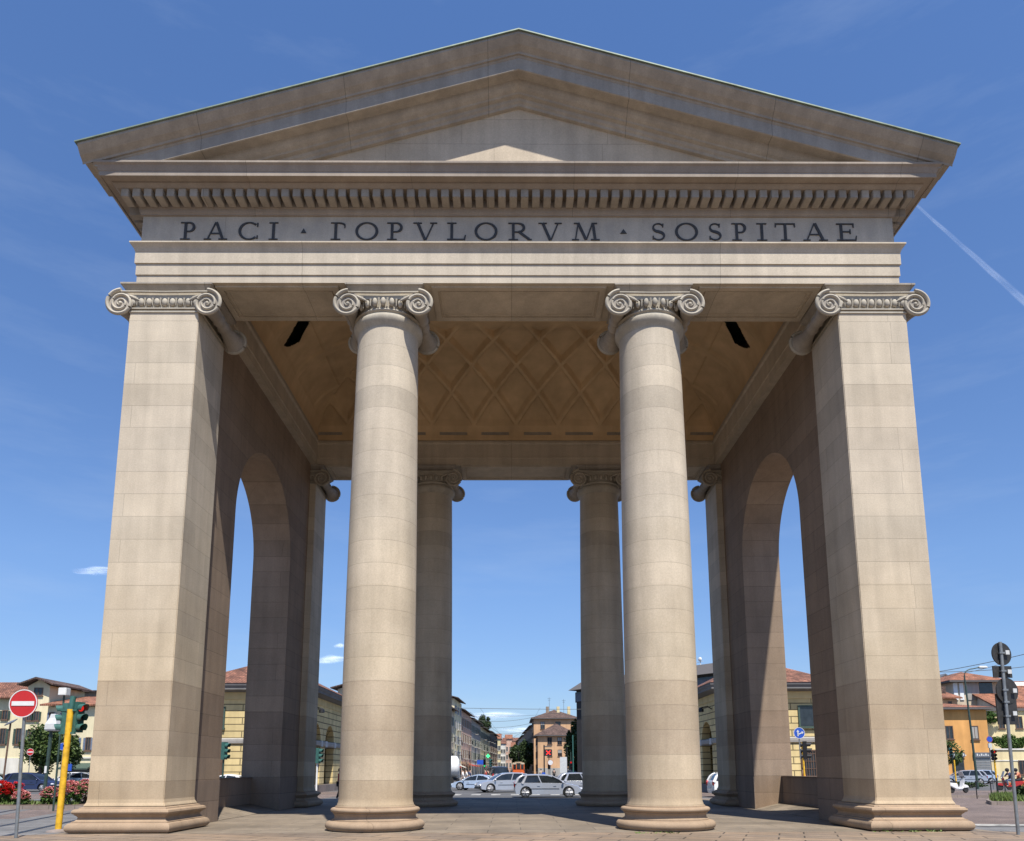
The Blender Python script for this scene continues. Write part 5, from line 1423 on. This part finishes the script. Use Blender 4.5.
# backs of signs on the right
Y = 17.7
bb = P(1018.5, 836, Y); tp = P(1000, 642, Y)
t_ = thing('sign_post', 'leaning grey post seen from behind, carrying four dark sign backs', 'road sign', (bb.x, Y, 0), 0)
lx = tp.x - bb.x; m = MB(); m.tube([(0, 0, 0), (lx, 0, tp.z)], .038, 12); m.build('pole', M['steel'], t_, smooth=40)
def on(py): return P(1008, py, Y).z
def lean_at(z): return lx * z / tp.z
def backdisc(py, r, dx):
    z = on(py); d_ = disc(t_, lean_at(z) + dx, .07, z, r, 'signback', 'sign_back', rz=R(13), rim=None)
    return z
z = backdisc(653.5, .275, .05)
def sticker(z, dx, dy=-.0):
    Mx = Matrix.Translation((lean_at(z) + dx, .06, z)) @ Matrix.Rotation(R(7), 4, 'Z'); m = MB(); m.box(-.05, .05, -.05, -.035, -.05, .05, Mx); m.build('sticker', M['greybox'], t_, smooth=0)
sticker(z + .03, .16)
z = on(671.5); Mx = Matrix.Translation((lean_at(z) + .03, .07, z)) @ Matrix.Rotation(R(5), 4, 'Z'); m = MB(); m.box(-.24, .24, -.015, .015, -.14, .14, Mx); m.build('sign_back', M['signback'], t_, smooth=0, bevel=.004); sticker(z, .17)
z = backdisc(690.5, .31, .10); sticker(z + .0, .25)
z = on(709); Mx = Matrix.Translation((lean_at(z) + .06, .08, z)) @ Matrix.Rotation(R(8), 4, 'Z'); m = MB(); m.box(-.27, .27, -.015, .015, -.36, .36, Mx); m.build('sign_back', M['signback'], t_, smooth=0, bevel=.004); sticker(z - .1, .2)
m = MB()
for py in (653, 671, 690, 702, 716):
    z = on(py); m.box(lean_at(z) - .06, lean_at(z) + .06, -.05, .06, z - .02, z + .02)
m.build('clamps', M['steel'], t_, smooth=0)
# blue arrow disc on the yellow traffic light pole
t_ = thing('direction_sign', 'round blue sign with white arrows above a yellow traffic light', 'road sign', (PX(801.5, 43.5), 43.5, ZR), 0)
z = P(801.5, 733, 43.5).z - ZR
m = MB(); m.tube([(0, .06, 2.2), (0, .06, z)], .03, 10); m.build('pole', M['steel'], t_, smooth=40)
d_ = disc(t_, 0, 0, z, .32, 'signblue', rim='signwhite')
m = MB()
for dx, tilt in ((-.08, 0), (.07, R(-65))):
    Mx = Matrix.Translation((dx, -.022, z - .02)) @ Matrix.Rotation(tilt, 4, 'Y').inverted()
    m.box(-.028, .028, -.004, .004, -.16, .10, Mx); m.prism([(-.08, .08), (.08, .08), (0, .2)], -.004, .004, 'y')
    k = len(m.v); m.v[k - 6:] = [tuple(Mx @ Vector(v)) for v in m.v[k - 6:]]
m.build('arrows', M['signwhite'], d_, smooth=0)
# other round signs and boards
def board(name, label, cat, px, Y, rects, pole_top, pole='steel', r=.04, group=None, arm=None):
    t_ = thing(name, label, cat, (PX(px, Y), Y, ZR), 0, group)
    m = MB(); m.tube([(0, .08, 0), (0, .08, P(px, pole_top, Y).z - ZR)], r, 10)
    m.build('pole', M[pole], t_, smooth=40)
    if arm:
        m = MB(); z = P(px, arm[1], Y).z - ZR; m.tube([(0, .08, z), (PX(arm[0], Y) - PX(px, Y), .08, z)], r * .8, 8); m.build('arm', M[pole], t_, smooth=40)
    out = []
    for x0, y0, x1, y1, mat in rects:
        m = MB(); m.box(PX(x0, Y) - PX(px, Y), PX(x1, Y) - PX(px, Y), -.06, .05, P(px, y1, Y).z - ZR, P(px, y0, Y).z - ZR); out.append(m.build('panel', M[mat], t_, smooth=0, bevel=.01))
    return t_, out
t_, pn = board('lane_signal_board', 'dark board with a lit red cross over the far pavement', 'signal board', 544.3, 100, [(545, 749.3, 552, 756, 'black')], 745, 'black', .09, arm=(552, 746.5))
x0, x1 = PX(545, 100) - PX(544.3, 100), PX(552, 100) - PX(544.3, 100); z1, z0 = P(548, 749.3, 100).z - ZR, P(548, 756, 100).z - ZR
m = MB(); cx_, cz_ = (x0 + x1) / 2, (z0 + z1) / 2
for sgn in (-1, 1): m.prism([(cx_ - .32, cz_ - sgn * .22), (cx_ - .22, cz_ - sgn * .30), (cx_ + .32, cz_ + sgn * .22), (cx_ + .22, cz_ + sgn * .30)], -.075 - .002 * sgn, -.062, 'y')
m.build('red_cross', M['red_lit'], pn[0], smooth=0)
board('notice_board', 'pale grey upright panel standing before the orange corner house', 'panel', 563.5, 108, [(560, 757, 567, 773, 'greybox')], 757, 'steel', .06)
board('street_sign', 'small blue sign at the foot of the black signal pole', 'road sign', 543.5, 99, [(541.8, 772.5, 545.4, 776, 'signblue')], 772, 'steel', .04)
board('direction_board', 'dark blue direction board beside the green lit traffic light', 'road sign', 481, 97, [(477, 760, 484, 764.5, 'signblue')], 760, 'steel', .05)
t_, pn = board('pharmacy_sign', 'green cross sign standing out from the house row', 'shop sign', 488, 130, [], 752.5, 'steel', .03)
z = P(487, 756, 130).z - ZR; m = MB(); m.box(-.32, .32, -.1, .0, z - .11, z + .11); m.box(-.11, .11, -.104, -.004, z - .32, z + .32); m.build('cross', M['green_lit'], t_, smooth=0)
board('tall_pole', 'tall green tram pole near the dark office block', 'pole', 573.3, 104, [], 735, 'tgreen', .09)
board('tall_pole', 'slim dark pole in front of the orange corner house windows', 'pole', 567.3, 112, [], 747, 'black', .07)
t_, pn = board('parking_sign', 'blue parking panel beside the yellow signal pole and shop awning', 'road sign', 69.5, 72, [(68, 764, 71.5, 771, 'signblue')], 762, 'steel', .04)
t_, pn = board('round_sign', 'small blue disc in front of the tree near the grey box', 'road sign', 60.5, 62, [], 744, 'steel', .035)
disc(t_, 0, 0, P(60, 746.5, 62).z - ZR, .30, 'signblue', rim='signwhite')
t_, pn = board('round_sign', 'red rimmed blue no parking disc above the red traffic light', 'road sign', 992.3, 62, [(990.6, 743.5, 994, 748, 'greybox')], 736, 'steel', .035)
disc(t_, 0, -.05, P(992, 739.3, 62).z - ZR, .24, 'signblue', rim='signred')
t_, pn = board('round_sign', 'white rimmed red disc beneath the red crossed board', 'road sign', 550.5, 103, [], 760, 'steel', .04); disc(t_, 0, -.05, P(549, 762.5, 103).z - ZR, .36, 'signwhite', rim='signred')
# control box on its dark green pole
Y = 41
t_ = thing('camera_pole', 'dark green pole carrying a pale grey equipment box', 'pole', (PX(46.5, Y), Y, ZR), 0)
z = lambda py: P(50, py, Y).z - ZR
m = MB(); m.tube([(0, 0, 0), (.05, 0, z(730))], .085, 12); m.build('pole', M['dgreen'], t_, smooth=40)
m = MB(); m.loft_rect((-.12, .42, -.25, .25), [(0, z(731)), (.04, z(729.5)), (.03, z(724)), (-.10, z(718)), (-.14, z(714))]); m.build('box', M['greybox'], t_, smooth=0)
m = MB(); m.box(-.06, .06, -.1, -.08, z(773), z(766)); m.build('sticker', M['signwhite'], t_, smooth=0)
t_ = thing('light_box', 'white cube lamp above the dark green signal head', 'lamp', (PX(57, 32), 32, ZR), 0)
zq = lambda py: P(57, py, 32).z - ZR
m = MB(); m.tube([(0, 0, 0), (0, 0, zq(694))], .04, 10); m.build('pole', M['dgreen'], t_, smooth=40)
m = MB(); m.box(-.17, .17, -.17, .17, zq(695.5), zq(688)); m.build('lamp_box', M['white'], t_, smooth=0, bevel=.02)
# slim lamp with a flat tilted panel
Y = 48
t_ = thing('solar_lamp', 'slim rusty pole topped by a small tilted dark panel at the left edge', 'lamp', (PX(4, Y), Y, ZR), 0)
z = P(7, 723, Y).z - ZR
m = MB(); m.tube([(0, 0, 0), (.1, 0, z)], .055, 10); m.build('pole', M['shut_b'], t_, smooth=40)
m = MB(); m.box(-.28, .28, -.3, .3, -.03, .03, Matrix.Translation((.12, 0, z + .05)) @ Matrix.Rotation(R(-22), 4, 'Y') @ Matrix.Rotation(R(25), 4, 'X')); m.build('panel', M['slate'], t_, smooth=0)
# street lamp on the right
Y = 62
t_ = thing('street_lamp', 'tall grey street lamp with curved arm in front of the orange house', 'street lamp', (PX(976, Y), Y, ZR), 0)
zt = P(968, 676, Y).z - ZR; x0 = PX(967, Y) - PX(976, Y) + .55
m = MB(); m.tube([(0, 0, 0), (x0 * .4, 0, zt * .5), (x0, 0, zt)], [.10, .08, .06], 12)
pts = [(x0, 0, zt)] + [(x0 + .75 - .75 * math.cos(a), 0, zt + .6 * math.sin(a)) for a in [PI / 2 * k / 8 for k in range(1, 9)]] + [(x0 + 1.3, 0, zt + .72)]
m.tube(pts, .045, 10); m.build('pole', M['dgreen'], t_, smooth=40)
m = MB(); m.loft_rect((x0 + 1.25, x0 + 1.95, -.15, .15), [(-.1, zt + .62), (0, zt + .66), (0, zt + .76), (-.08, zt + .84)]); m.build('lamp_head', M['greybox'], t_, smooth=0, bevel=.02)

# ================================================================== KERBS, RAILING, PLANTING
m = MB(); kb = [P(983, 804, 35.5), P(1060, 806, 33.5)]
def island(name, poly, h, mat='soil', kerb=.22):
    m = MB(); m.prism(poly, ZR - .02, ZR + h, 'z'); o = tag(m.build(name, M['kerb'], smooth=0), kind='structure')
    c = Vector((sum(p[0] for p in poly) / len(poly), sum(p[1] for p in poly) / len(poly)))
    inner = [tuple(c + (Vector(p) - c) * (1 - kerb / max(.5, (Vector(p) - c).length))) for p in poly]
    sheet('soil_bed', inner, ZR + h + .004, M[mat]); return inner
bedL = island('kerb', [(-70, 34), (PX(-20, 33.5), 33.4), (PX(100, 33.5), 33.6), (PX(106, 37), 37.5), (-70, 41)], .16)
bedR = island('kerb', [(PX(983, 37), 37), (PX(990, 35), 35.2), (PX(1090, 34), 34), (PX(1090, 40), 41), (PX(990, 41), 41)], .16)
islR = island('kerb', [(PX(945, 44), 44), (PX(1000, 44), 43.4), (PX(1000, 46.5), 46.5), (PX(945, 47), 47)], .14, 'setts')
lawn = island('kerb', [(PX(58, 66), 66), (PX(110, 66), 66), (PX(112, 71), 71), (PX(62, 71), 71)], .14)
def tuft(name, poly, z, n, h, mat, seed):
    rg = random.Random(seed); m = MB()
    xs_ = [p[0] for p in poly]; ys_ = [p[1] for p in poly]
    def inside(x, y):
        c = False; j = len(poly) - 1
        for i in range(len(poly)):
            xi, yi = poly[i]; xj, yj = poly[j]
            if (yi > y) != (yj > y) and x < (xj - xi) * (y - yi) / (yj - yi) + xi: c = not c
            j = i
        return c
    k = 0
    while k < n:
        x, y = rg.uniform(min(xs_), max(xs_)), rg.uniform(min(ys_), max(ys_))
        if not inside(x, y): continue
        k += 1; a = rg.uniform(0, PI); w_ = rg.uniform(.02, .05); hh = h * rg.uniform(.5, 1.3); lx_, ly_ = rg.uniform(-.1, .1), rg.uniform(-.1, .1)
        m.add([(x - w_ * math.cos(a), y - w_ * math.sin(a), z), (x + w_ * math.cos(a), y + w_ * math.sin(a), z), (x + lx_, y + ly_, z + hh)], [(0, 1, 2)])
    return tag(m.build(name, M[mat], smooth=0, recalc=False), kind='stuff')
tuft('grass', [(PX(-40, 36), 34.4), (PX(98, 36), 34.4), (PX(102, 37), 36.9), (PX(-40, 38), 38.5)], ZR + .16, 1500, .12, 'grassm', 1)
tuft('grass', bedR, ZR + .16, 6000, .28, 'grassm', 2)
tuft('grass', lawn, ZR + .14, 3000, .3, 'grassm', 3)

def leaves(m, c, r, n, size, rg, flat_=.0, clumps=None):
    """n leaf faces spread through clumps inside an ellipsoid c, r"""
    cl = []
    for k in range(clumps or 26):
        while True:
            p = Vector((rg.uniform(-1, 1), rg.uniform(-1, 1), rg.uniform(-1, 1)))
            if p.length < 1: break
        p = p.normalized() * (p.length ** .45) * .82
        cl.append((Vector((p.x * r[0], p.y * r[1], p.z * r[2])), rg.uniform(.2, .42)))
    for k in range(n):
        cc, cr = rg.choice(cl)
        d = Vector((rg.gauss(0, 1), rg.gauss(0, 1), rg.gauss(0, 1))).normalized() * rg.random() ** .5 * cr
        p = Vector(c) + cc + Vector((d.x * r[0], d.y * r[1], d.z * r[2]))
        u = Vector((rg.gauss(0, 1), rg.gauss(0, 1), rg.gauss(0, .7))).normalized(); w_ = u.cross(Vector((rg.gauss(0, 1), rg.gauss(0, 1), rg.gauss(0, 1)))).normalized()
        s_ = size * rg.uniform(.6, 1.4)
        m.add([p - u * s_, p + w_ * s_ * .45, p + u * s_, p - w_ * s_ * .45], [(0, 1, 2, 3)])
def tree(label, loc, H, rx, rz_, leaf='leaf', n=5200, size=.2, seed=1, trunk=.16, base=.3):
    rg = random.Random(seed); t_ = thing('tree', label, 'tree', loc, 0, 'trees of the square')
    zc = H - rz_
    m = MB(); m.tube([(0, 0, 0), (.05, 0, H * .25), (-.03, .05, zc - rz_ * .3), (0, 0, zc + rz_ * .4)], [trunk * 1.25, trunk, trunk * .75, trunk * .2], 10)
    for k in range(9):
        a = rg.uniform(0, 2 * PI); z0 = H * rg.uniform(.28, .6); rr = rg.uniform(.4, .8)
        m.tube([(0, 0, z0), (rx * rr * .45 * math.cos(a), rx * rr * .45 * math.sin(a), z0 + rz_ * .35), (rx * rr * math.cos(a), rx * rr * math.sin(a), z0 + rz_ * rg.uniform(.5, .9))], [trunk * .5, trunk * .3, trunk * .08], 6)
    m.build('trunk', M['bark'], t_, smooth=50)
    m = MB(); leaves(m, (0, 0, zc), (rx, rx, rz_), n, size, rg, clumps=34); m.build('crown', M[leaf], t_, smooth=0, recalc=False)
    return t_
tree('bushy green tree in front of the cream houses beside the no entry sign', g(40, 72), zat(40, 722, 72), 1.9, 2.5, 'leaf', 6500, .17, 5)
tree('thin tree behind the traffic light heads near the left pier', g(63, 74), zat(60, 731, 74), 1.5, 1.9, 'leaf', 4200, .16, 6)
tree('dark tree close against the rear column beside the office block', g(577, 122), zat(577, 722, 122), 1.9, 4.2, 'leaf3', 8000, .24, 7)
tree('shaggy dark tree leaning over the tram from the shaded houses', g(526, 240), zat(526, 740, 240), 3.2, 4.4, 'leaf3', 6500, .34, 8)
tree('roof garden tree standing up beyond the row of old houses', g(484.5, 250), zat(485, 714, 250), 2.2, 3.0, 'leaf3', 3000, .32, 9)
tree('street tree farther up the shaded side of the street', g(516.5, 300), zat(517, 744, 300), 3.0, 4.2, 'leaf3', 5200, .36, 10)
tree('sparse young tree before the shop of the orange house', g(954.5, 75), zat(954, 740, 75), 1.0, 1.35, 'leaf', 700, .14, 11, .05)
def bush(label, px, Y, w_, h, d_, fl=None, nl=1500, nf=0, seed=1, leaf='leaf2', base=ZR + .16, cat='flowering bush', group='flower bushes along the kerb', name='flower_bush', lsz=.07, fsz=.06):
    rg = random.Random(seed); t_ = thing(name, label, cat, (PX(px, Y), Y, base), 0, group)
    m = MB(); leaves(m, (0, 0, h * .5), (w_ / 2, d_ / 2, h * .52), nl, lsz, rg, clumps=22); m.build('foliage', M[leaf], t_, smooth=0, recalc=False)
    m = MB()
    for k in range(7): m.tube([(rg.uniform(-.1, .1), rg.uniform(-.1, .1), 0), (rg.uniform(-.4, .4) * w_, rg.uniform(-.3, .3) * d_, h * .7)], [.018, .006], 5)
    m.build('stems', M['bark'], t_, smooth=0)
    if fl:
        m = MB()
        for k in range(nf):
            a = rg.uniform(0, 2 * PI); b_ = rg.uniform(-.15, 1); q = math.sqrt(max(0, 1 - b_ * b_)) * rg.uniform(.7, 1.05)
            p = Vector((w_ / 2 * q * math.cos(a), d_ / 2 * q * math.sin(a), h * .5 + h * .56 * b_))
            for l_ in range(5):
                aa = 2 * PI * l_ / 5 + k; v1 = Vector((math.cos(aa), math.sin(aa), .5)); v2 = Vector((math.cos(aa + 1.2), math.sin(aa + 1.2), .6)); s_ = fsz * rg.uniform(.7, 1.2)
                m.add([p, p + v1 * s_, p + (v1 + v2) * s_ * .75 + Vector((rg.uniform(-.02, .02), 0, .02)), p + v2 * s_], [(0, 1, 2, 3)])
        tag(m.build('blossoms', M[fl], t_, smooth=0, recalc=False), kind='stuff')
bush('red flowering bush at the left edge beside the no entry pole', 2, 35.2, 1.2, .95, 1.0, 'redfl', 1700, 190, 1)
bush('second red flowering bush, right behind the no entry pole', 18.5, 35.8, .7, .9, .8, 'redfl', 900, 70, 2)
bush('small pink flowering bush just right of the no entry pole', 24, 34.6, .75, .55, .7, 'pinkfl', 700, 130, 3)
bush('pink flowering bush left of the yellow signal pole', 53, 34.8, .8, .7, .8, 'pinkfl', 800, 120, 4)
bush('tall pink flowering bush right of the yellow signal pole', 72, 35.2, 1.0, .95, .9, 'pinkfl', 1100, 210, 5)
bush('pink flowering bush touching the left pier', 86, 35.2, .95, 1.0, .9, 'pinkfl', 1000, 190, 6)
bush('rounded dark green bush in the planter at the right edge', 1025, 36.5, 1.0, .75, 1.0, None, 2200, 0, 7, 'leaf3', name='bush', cat='bush', group='bushes in the planter')
bush('low clipped green hedge in front of the parked cars by the right pier', 962, 66, 4.2, .55, 1.0, None, 3600, 0, 8, 'leaf3', base=ZR, name='hedge', cat='hedge', group='hedges')
bush('bright green hedge along the terrace roof at the right edge', 1016, 94.5, 6.4, 1.9, 1.4, None, 7000, 0, 9, 'leaf2', base=zat(1000, 749, 93.6) + ZR, name='hedge', cat='hedge', group='hedges', lsz=.12)
bush('climbing green vine over the cream house balcony', 998, 100.3, 2.6, 1.6, .9, None, 2600, 0, 10, 'leaf2', base=zat(1000, 723, 100.3) + ZR, name='vine', cat='climbing plant', group='hedges', lsz=.11)
bush('strip of hedge in front of the parked white cars by the left pier', 76, 72.5, 4.6, .7, .9, None, 3200, 0, 12, 'leaf2', base=ZR, name='hedge', cat='hedge', group='hedges', lsz=.09)
tuft('weeds', [(8.4, 18.55), (10.2, 18.55), (10.2, 18.7), (8.4, 18.7)], .0, 34, .05, 'grassm', 4)
tuft('weeds', [(2.6, 18.3), (3.9, 18.3), (3.9, 18.7), (2.6, 18.7)], .0, 18, .04, 'grassm', 5)
# railing beside the red traffic light
Y = 42.2
t_ = thing('railing', 'black pedestrian railing beside the red traffic light', 'railing', (PX(974, Y), Y, ZR), 0)
W = PX(1004, Y) - PX(974, Y); m = MB(); m.tube([(0, 0, .95), (W, 0, .95)], .03, 8); m.build('handrail', M['black'], t_, smooth=40)
for x in (0.02, W * .5, W * .97):
    m = MB(); m.tube([(x, 0, 0), (x, 0, .95)], .028, 8); m.build('post', M['black'], t_, smooth=40)

# ================================================================== OVERHEAD WIRES
def wire(label, a, b, sag, r=.018, group='overhead tram wires'):
    a, b = Vector(a), Vector(b); pts = []
    for k in range(25):
        q = k / 24; p = a.lerp(b, q); p.z -= sag * 4 * q * (1 - q); pts.append(p)
    m = MB(); m.tube(pts, r, 5); tag(m.build('overhead_wire', M['wire'], smooth=40), label, 'wire', group)
def wp(px, py, Y): return tuple(P(px, py, Y))
WG = 'overhead tram wires'
wire('long highest wire strung level across the street view', wp(400, 706.5, 75), wp(640, 709, 75), .12, .022)
wire('wire sagging across the street just below the highest one', wp(445, 715, 120), wp(560, 713, 120), .4, .02)
wire('span wire from the tall cream house to the orange apartments', wp(462, 718, 165), wp(536, 716.5, 165), .9, .035)
wire('span wire crossing in front of the dark grey house', wp(476, 727, 200), wp(536, 722, 200), .7, .04)
wire('span wire lower across the middle of the street', wp(482, 733, 235), wp(534, 730, 235), .7, .045)
wire('last span wire before the far houses', wp(490, 740, 280), wp(528, 738, 280), .6, .05)
wire('contact wire running down the street over the tram, left of a pair', wp(480, 708, 90), wp(512, 748, 300), .3, .011)
wire('contact wire running down the street over the tram, right of a pair', wp(540, 708, 90), wp(516, 748, 300), .3, .011)
wire('slanting wire from the old houses down toward the tram', wp(470, 712, 130), wp(520, 744, 200), .5, .025)
wire('slanting wire from the apartments toward the far houses', wp(536, 722, 200), wp(503, 742, 260), .5, .03)
wire('upper wire leading to the street lamp at the right', wp(930, 673, 60), wp(1060, 645, 55), .15, .025)
wire('lower wire behind the street lamp at the right', wp(930, 672, 70), wp(1070, 660, 70), .3, .028)
wire('thin wire between the lamp and the sign backs', wp(930, 677, 64), wp(1000, 664, 64), .2, .02)

# ================================================================== CLOUDS AND CONTRAIL
def vapour(name, dens, lo=.0):
    t = NT(name); nt_ = t.t
    tr = t.new('ShaderNodeBsdfTransparent'); df = t.new('ShaderNodeAddShader'); d1_ = t.new('ShaderNodeBsdfDiffuse'); d2_ = t.new('ShaderNodeBsdfTranslucent')
    for q_ in (d1_, d2_): q_.inputs['Color'].default_value = (.8, .82, .85, 1)
    nt_.links.new(d1_.outputs[0], df.inputs[0]); nt_.links.new(d2_.outputs[0], df.inputs[1])
    mxs = t.new('ShaderNodeMixShader'); lw = t.new('ShaderNodeLayerWeight'); lw.inputs['Blend'].default_value = .5
    fac = t.math('POWER', t.math('SUBTRACT', 1, lw.outputs['Facing']), 3.6)
    nz = t.ramp(t.noise(t.vmul(t.obj(), (.003, .003, .004)), 1, 3, .5), lo, 1, .34, .7)
    f = t.math('MULTIPLY', t.math('MULTIPLY', fac, nz), dens)
    nt_.links.new(f, mxs.inputs[0]); nt_.links.new(tr.outputs[0], mxs.inputs[1]); nt_.links.new(df.outputs[0], mxs.inputs[2])
    nt_.links.new(mxs.outputs[0], t.n['Material Output'].inputs['Surface'])
    return t.mat
vap = vapour('cloud_vapour', .36, .0); trail = vapour('contrail_vapour', .17, .2)
m = MB(); a, b = P(914, 203, 6000), P(1075, 346, 6000)
pts = [a.lerp(b, k / 40) + Vector((0, 0, 2.5 * math.sin(k * .9))) for k in range(41)]
m.tube(pts, [11 + 32 * k / 40 for k in range(41)], 24); tag(m.build('contrail', trail, smooth=180), 'thin white contrail slanting down the sky right of the pediment', 'contrail', kind='thing')
def cloud(label, px, py, Y, w_, h, seed):
    rg = random.Random(seed); c = P(px, py, Y); t_ = None; m = MB()
    for k in range(6):
        f_ = (k - 2.5) / 3 + rg.uniform(-.08, .08)
        m.ball((f_ * w_ * .42, rg.uniform(-.2, .2) * w_ * .3, rg.uniform(-.2, .2) * h), (w_ * rg.uniform(.26, .36), w_ * .2, h * rg.uniform(.4, .62) * (1.1 - abs(f_) * .55)), 24, 16)
    o = m.build('cloud', vap, smooth=180, loc=c); return tag(o, label, 'cloud', 'small fair weather clouds', 'thing')
cloud('small white cloud left of the big left pier', 97, 572, 6000, 330, 85, 1)
cloud('small white cloud between the left arch and the front column', 333, 659, 6000, 250, 75, 2)
cloud('tiny cloud wisp above another, beside the front left column', 340, 646, 6500, 90, 40, 3)
cloud('broad faint cloud bank low over the end of the street', 490, 716, 9000, 720, 130, 4)
cloud('faint flat cloud low over the street, nearer the apartments', 530, 730, 9500, 640, 110, 5)
# ------------------------------------------------------------------ light, sky, camera
SUN_AZ, SUN_EL = 17.5, 61.0
sl = bpy.data.lights.new('sun', 'SUN'); sl.energy = 5.0; sl.angle = R(.53); sl.color = (1, .95, .87)
so = bpy.data.objects.new('sun', sl); COL.objects.link(so); so.rotation_euler = (R(90 - SUN_EL), 0, R(SUN_AZ)); so.location = (20, -30, 60)
w = bpy.data.worlds.new('World'); SC.world = w; w.use_nodes = True
nt = w.node_tree; bg = nt.nodes['Background']; bg.inputs['Strength'].default_value = .084
sky = nt.nodes.new('ShaderNodeTexSky'); sky.sky_type = 'NISHITA'; sky.sun_disc = False
sky.sun_elevation = R(SUN_EL); sky.sun_rotation = R(180 - SUN_AZ); sky.air_density = 1.0; sky.dust_density = .2; sky.ozone_density = 1.6; sky.altitude = 120
def wn(ty, **k):
    n_ = nt.nodes.new(ty)
    for a_, v_ in k.items(): setattr(n_, a_, v_)
    return n_
# the real sky of that day: clear and deep blue, a cool bright haze (not a yellow one) near the horizon
tc = wn('ShaderNodeTexCoord'); sp = wn('ShaderNodeSeparateXYZ'); nt.links.new(tc.outputs['Generated'], sp.inputs[0])
rp = wn('ShaderNodeValToRGB'); nt.links.new(sp.outputs[2], rp.inputs[0])
e = rp.color_ramp.elements
e[0].position = .0; e[0].color = (.50, .62, .95, 1); e[1].position = .8; e[1].color = (.92, 1.20, 1.58, 1)
x_ = e.new(.08); x_.color = (.68, .79, 1.02, 1)
x_ = e.new(.25); x_.color = (.87, 1.03, 1.29, 1)
mx = wn('ShaderNodeMix', data_type='RGBA', blend_type='MULTIPLY'); mx.inputs['Factor'].default_value = 1
nt.links.new(sky.outputs[0], mx.inputs[6]); nt.links.new(rp.outputs[0], mx.inputs[7])
# faint streaks of high thin cloud
mp = wn('ShaderNodeMapping'); mp.inputs['Scale'].default_value = (2.2, 2.2, 11); mp.inputs['Rotation'].default_value = (0, .18, 0); nt.links.new(tc.outputs['Generated'], mp.inputs['Vector'])
nz = wn('ShaderNodeTexNoise'); nz.inputs['Scale'].default_value = 1.6; nz.inputs['Detail'].default_value = 7; nz.inputs['Roughness'].default_value = .62; nt.links.new(mp.outputs[0], nz.inputs['Vector'])
mr = wn('ShaderNodeMapRange'); mr.inputs['From Min'].default_value = .48; mr.inputs['From Max'].default_value = .8; mr.inputs['To Max'].default_value = .13; nt.links.new(nz.outputs['Fac'], mr.inputs['Value'])
ml = wn('ShaderNodeMix', data_type='RGBA'); nt.links.new(mr.outputs[0], ml.inputs['Factor']); nt.links.new(mx.outputs[2], ml.inputs[6]); ml.inputs[7].default_value = (5.2, 6.2, 7.6, 1)
nt.links.new(ml.outputs[2], bg.inputs['Color'])
cam = bpy.data.cameras.new('camera'); co = bpy.data.objects.new('camera', cam); COL.objects.link(co)
cam.sensor_fit = 'HORIZONTAL'; cam.sensor_width = 36; cam.lens = FPX * 36 / 1024
cam.shift_x = (512 - CX) / 1024; cam.shift_y = (CY - 420.5) / 1024
cam.clip_start = .1; cam.clip_end = 30000
co.location = (CAMX, 0, CAMH)
co.rotation_euler = (Matrix.Rotation(YAW, 4, 'Z') @ Matrix.Rotation(PI / 2 + TH, 4, 'X') @ Matrix.Rotation(-ROLL, 4, 'Z')).to_euler()
SC.camera = co
SC.view_settings.view_transform = 'Standard'; SC.view_settings.look = 'None'; SC.view_settings.exposure = .55; SC.view_settings.gamma = 1; SC.view_settings.use_curve_mapping = False
SC.render.engine = 'CYCLES'; SC.cycles.max_bounces = 6; SC.cycles.diffuse_bounces = 4; SC.cycles.transparent_max_bounces = 32
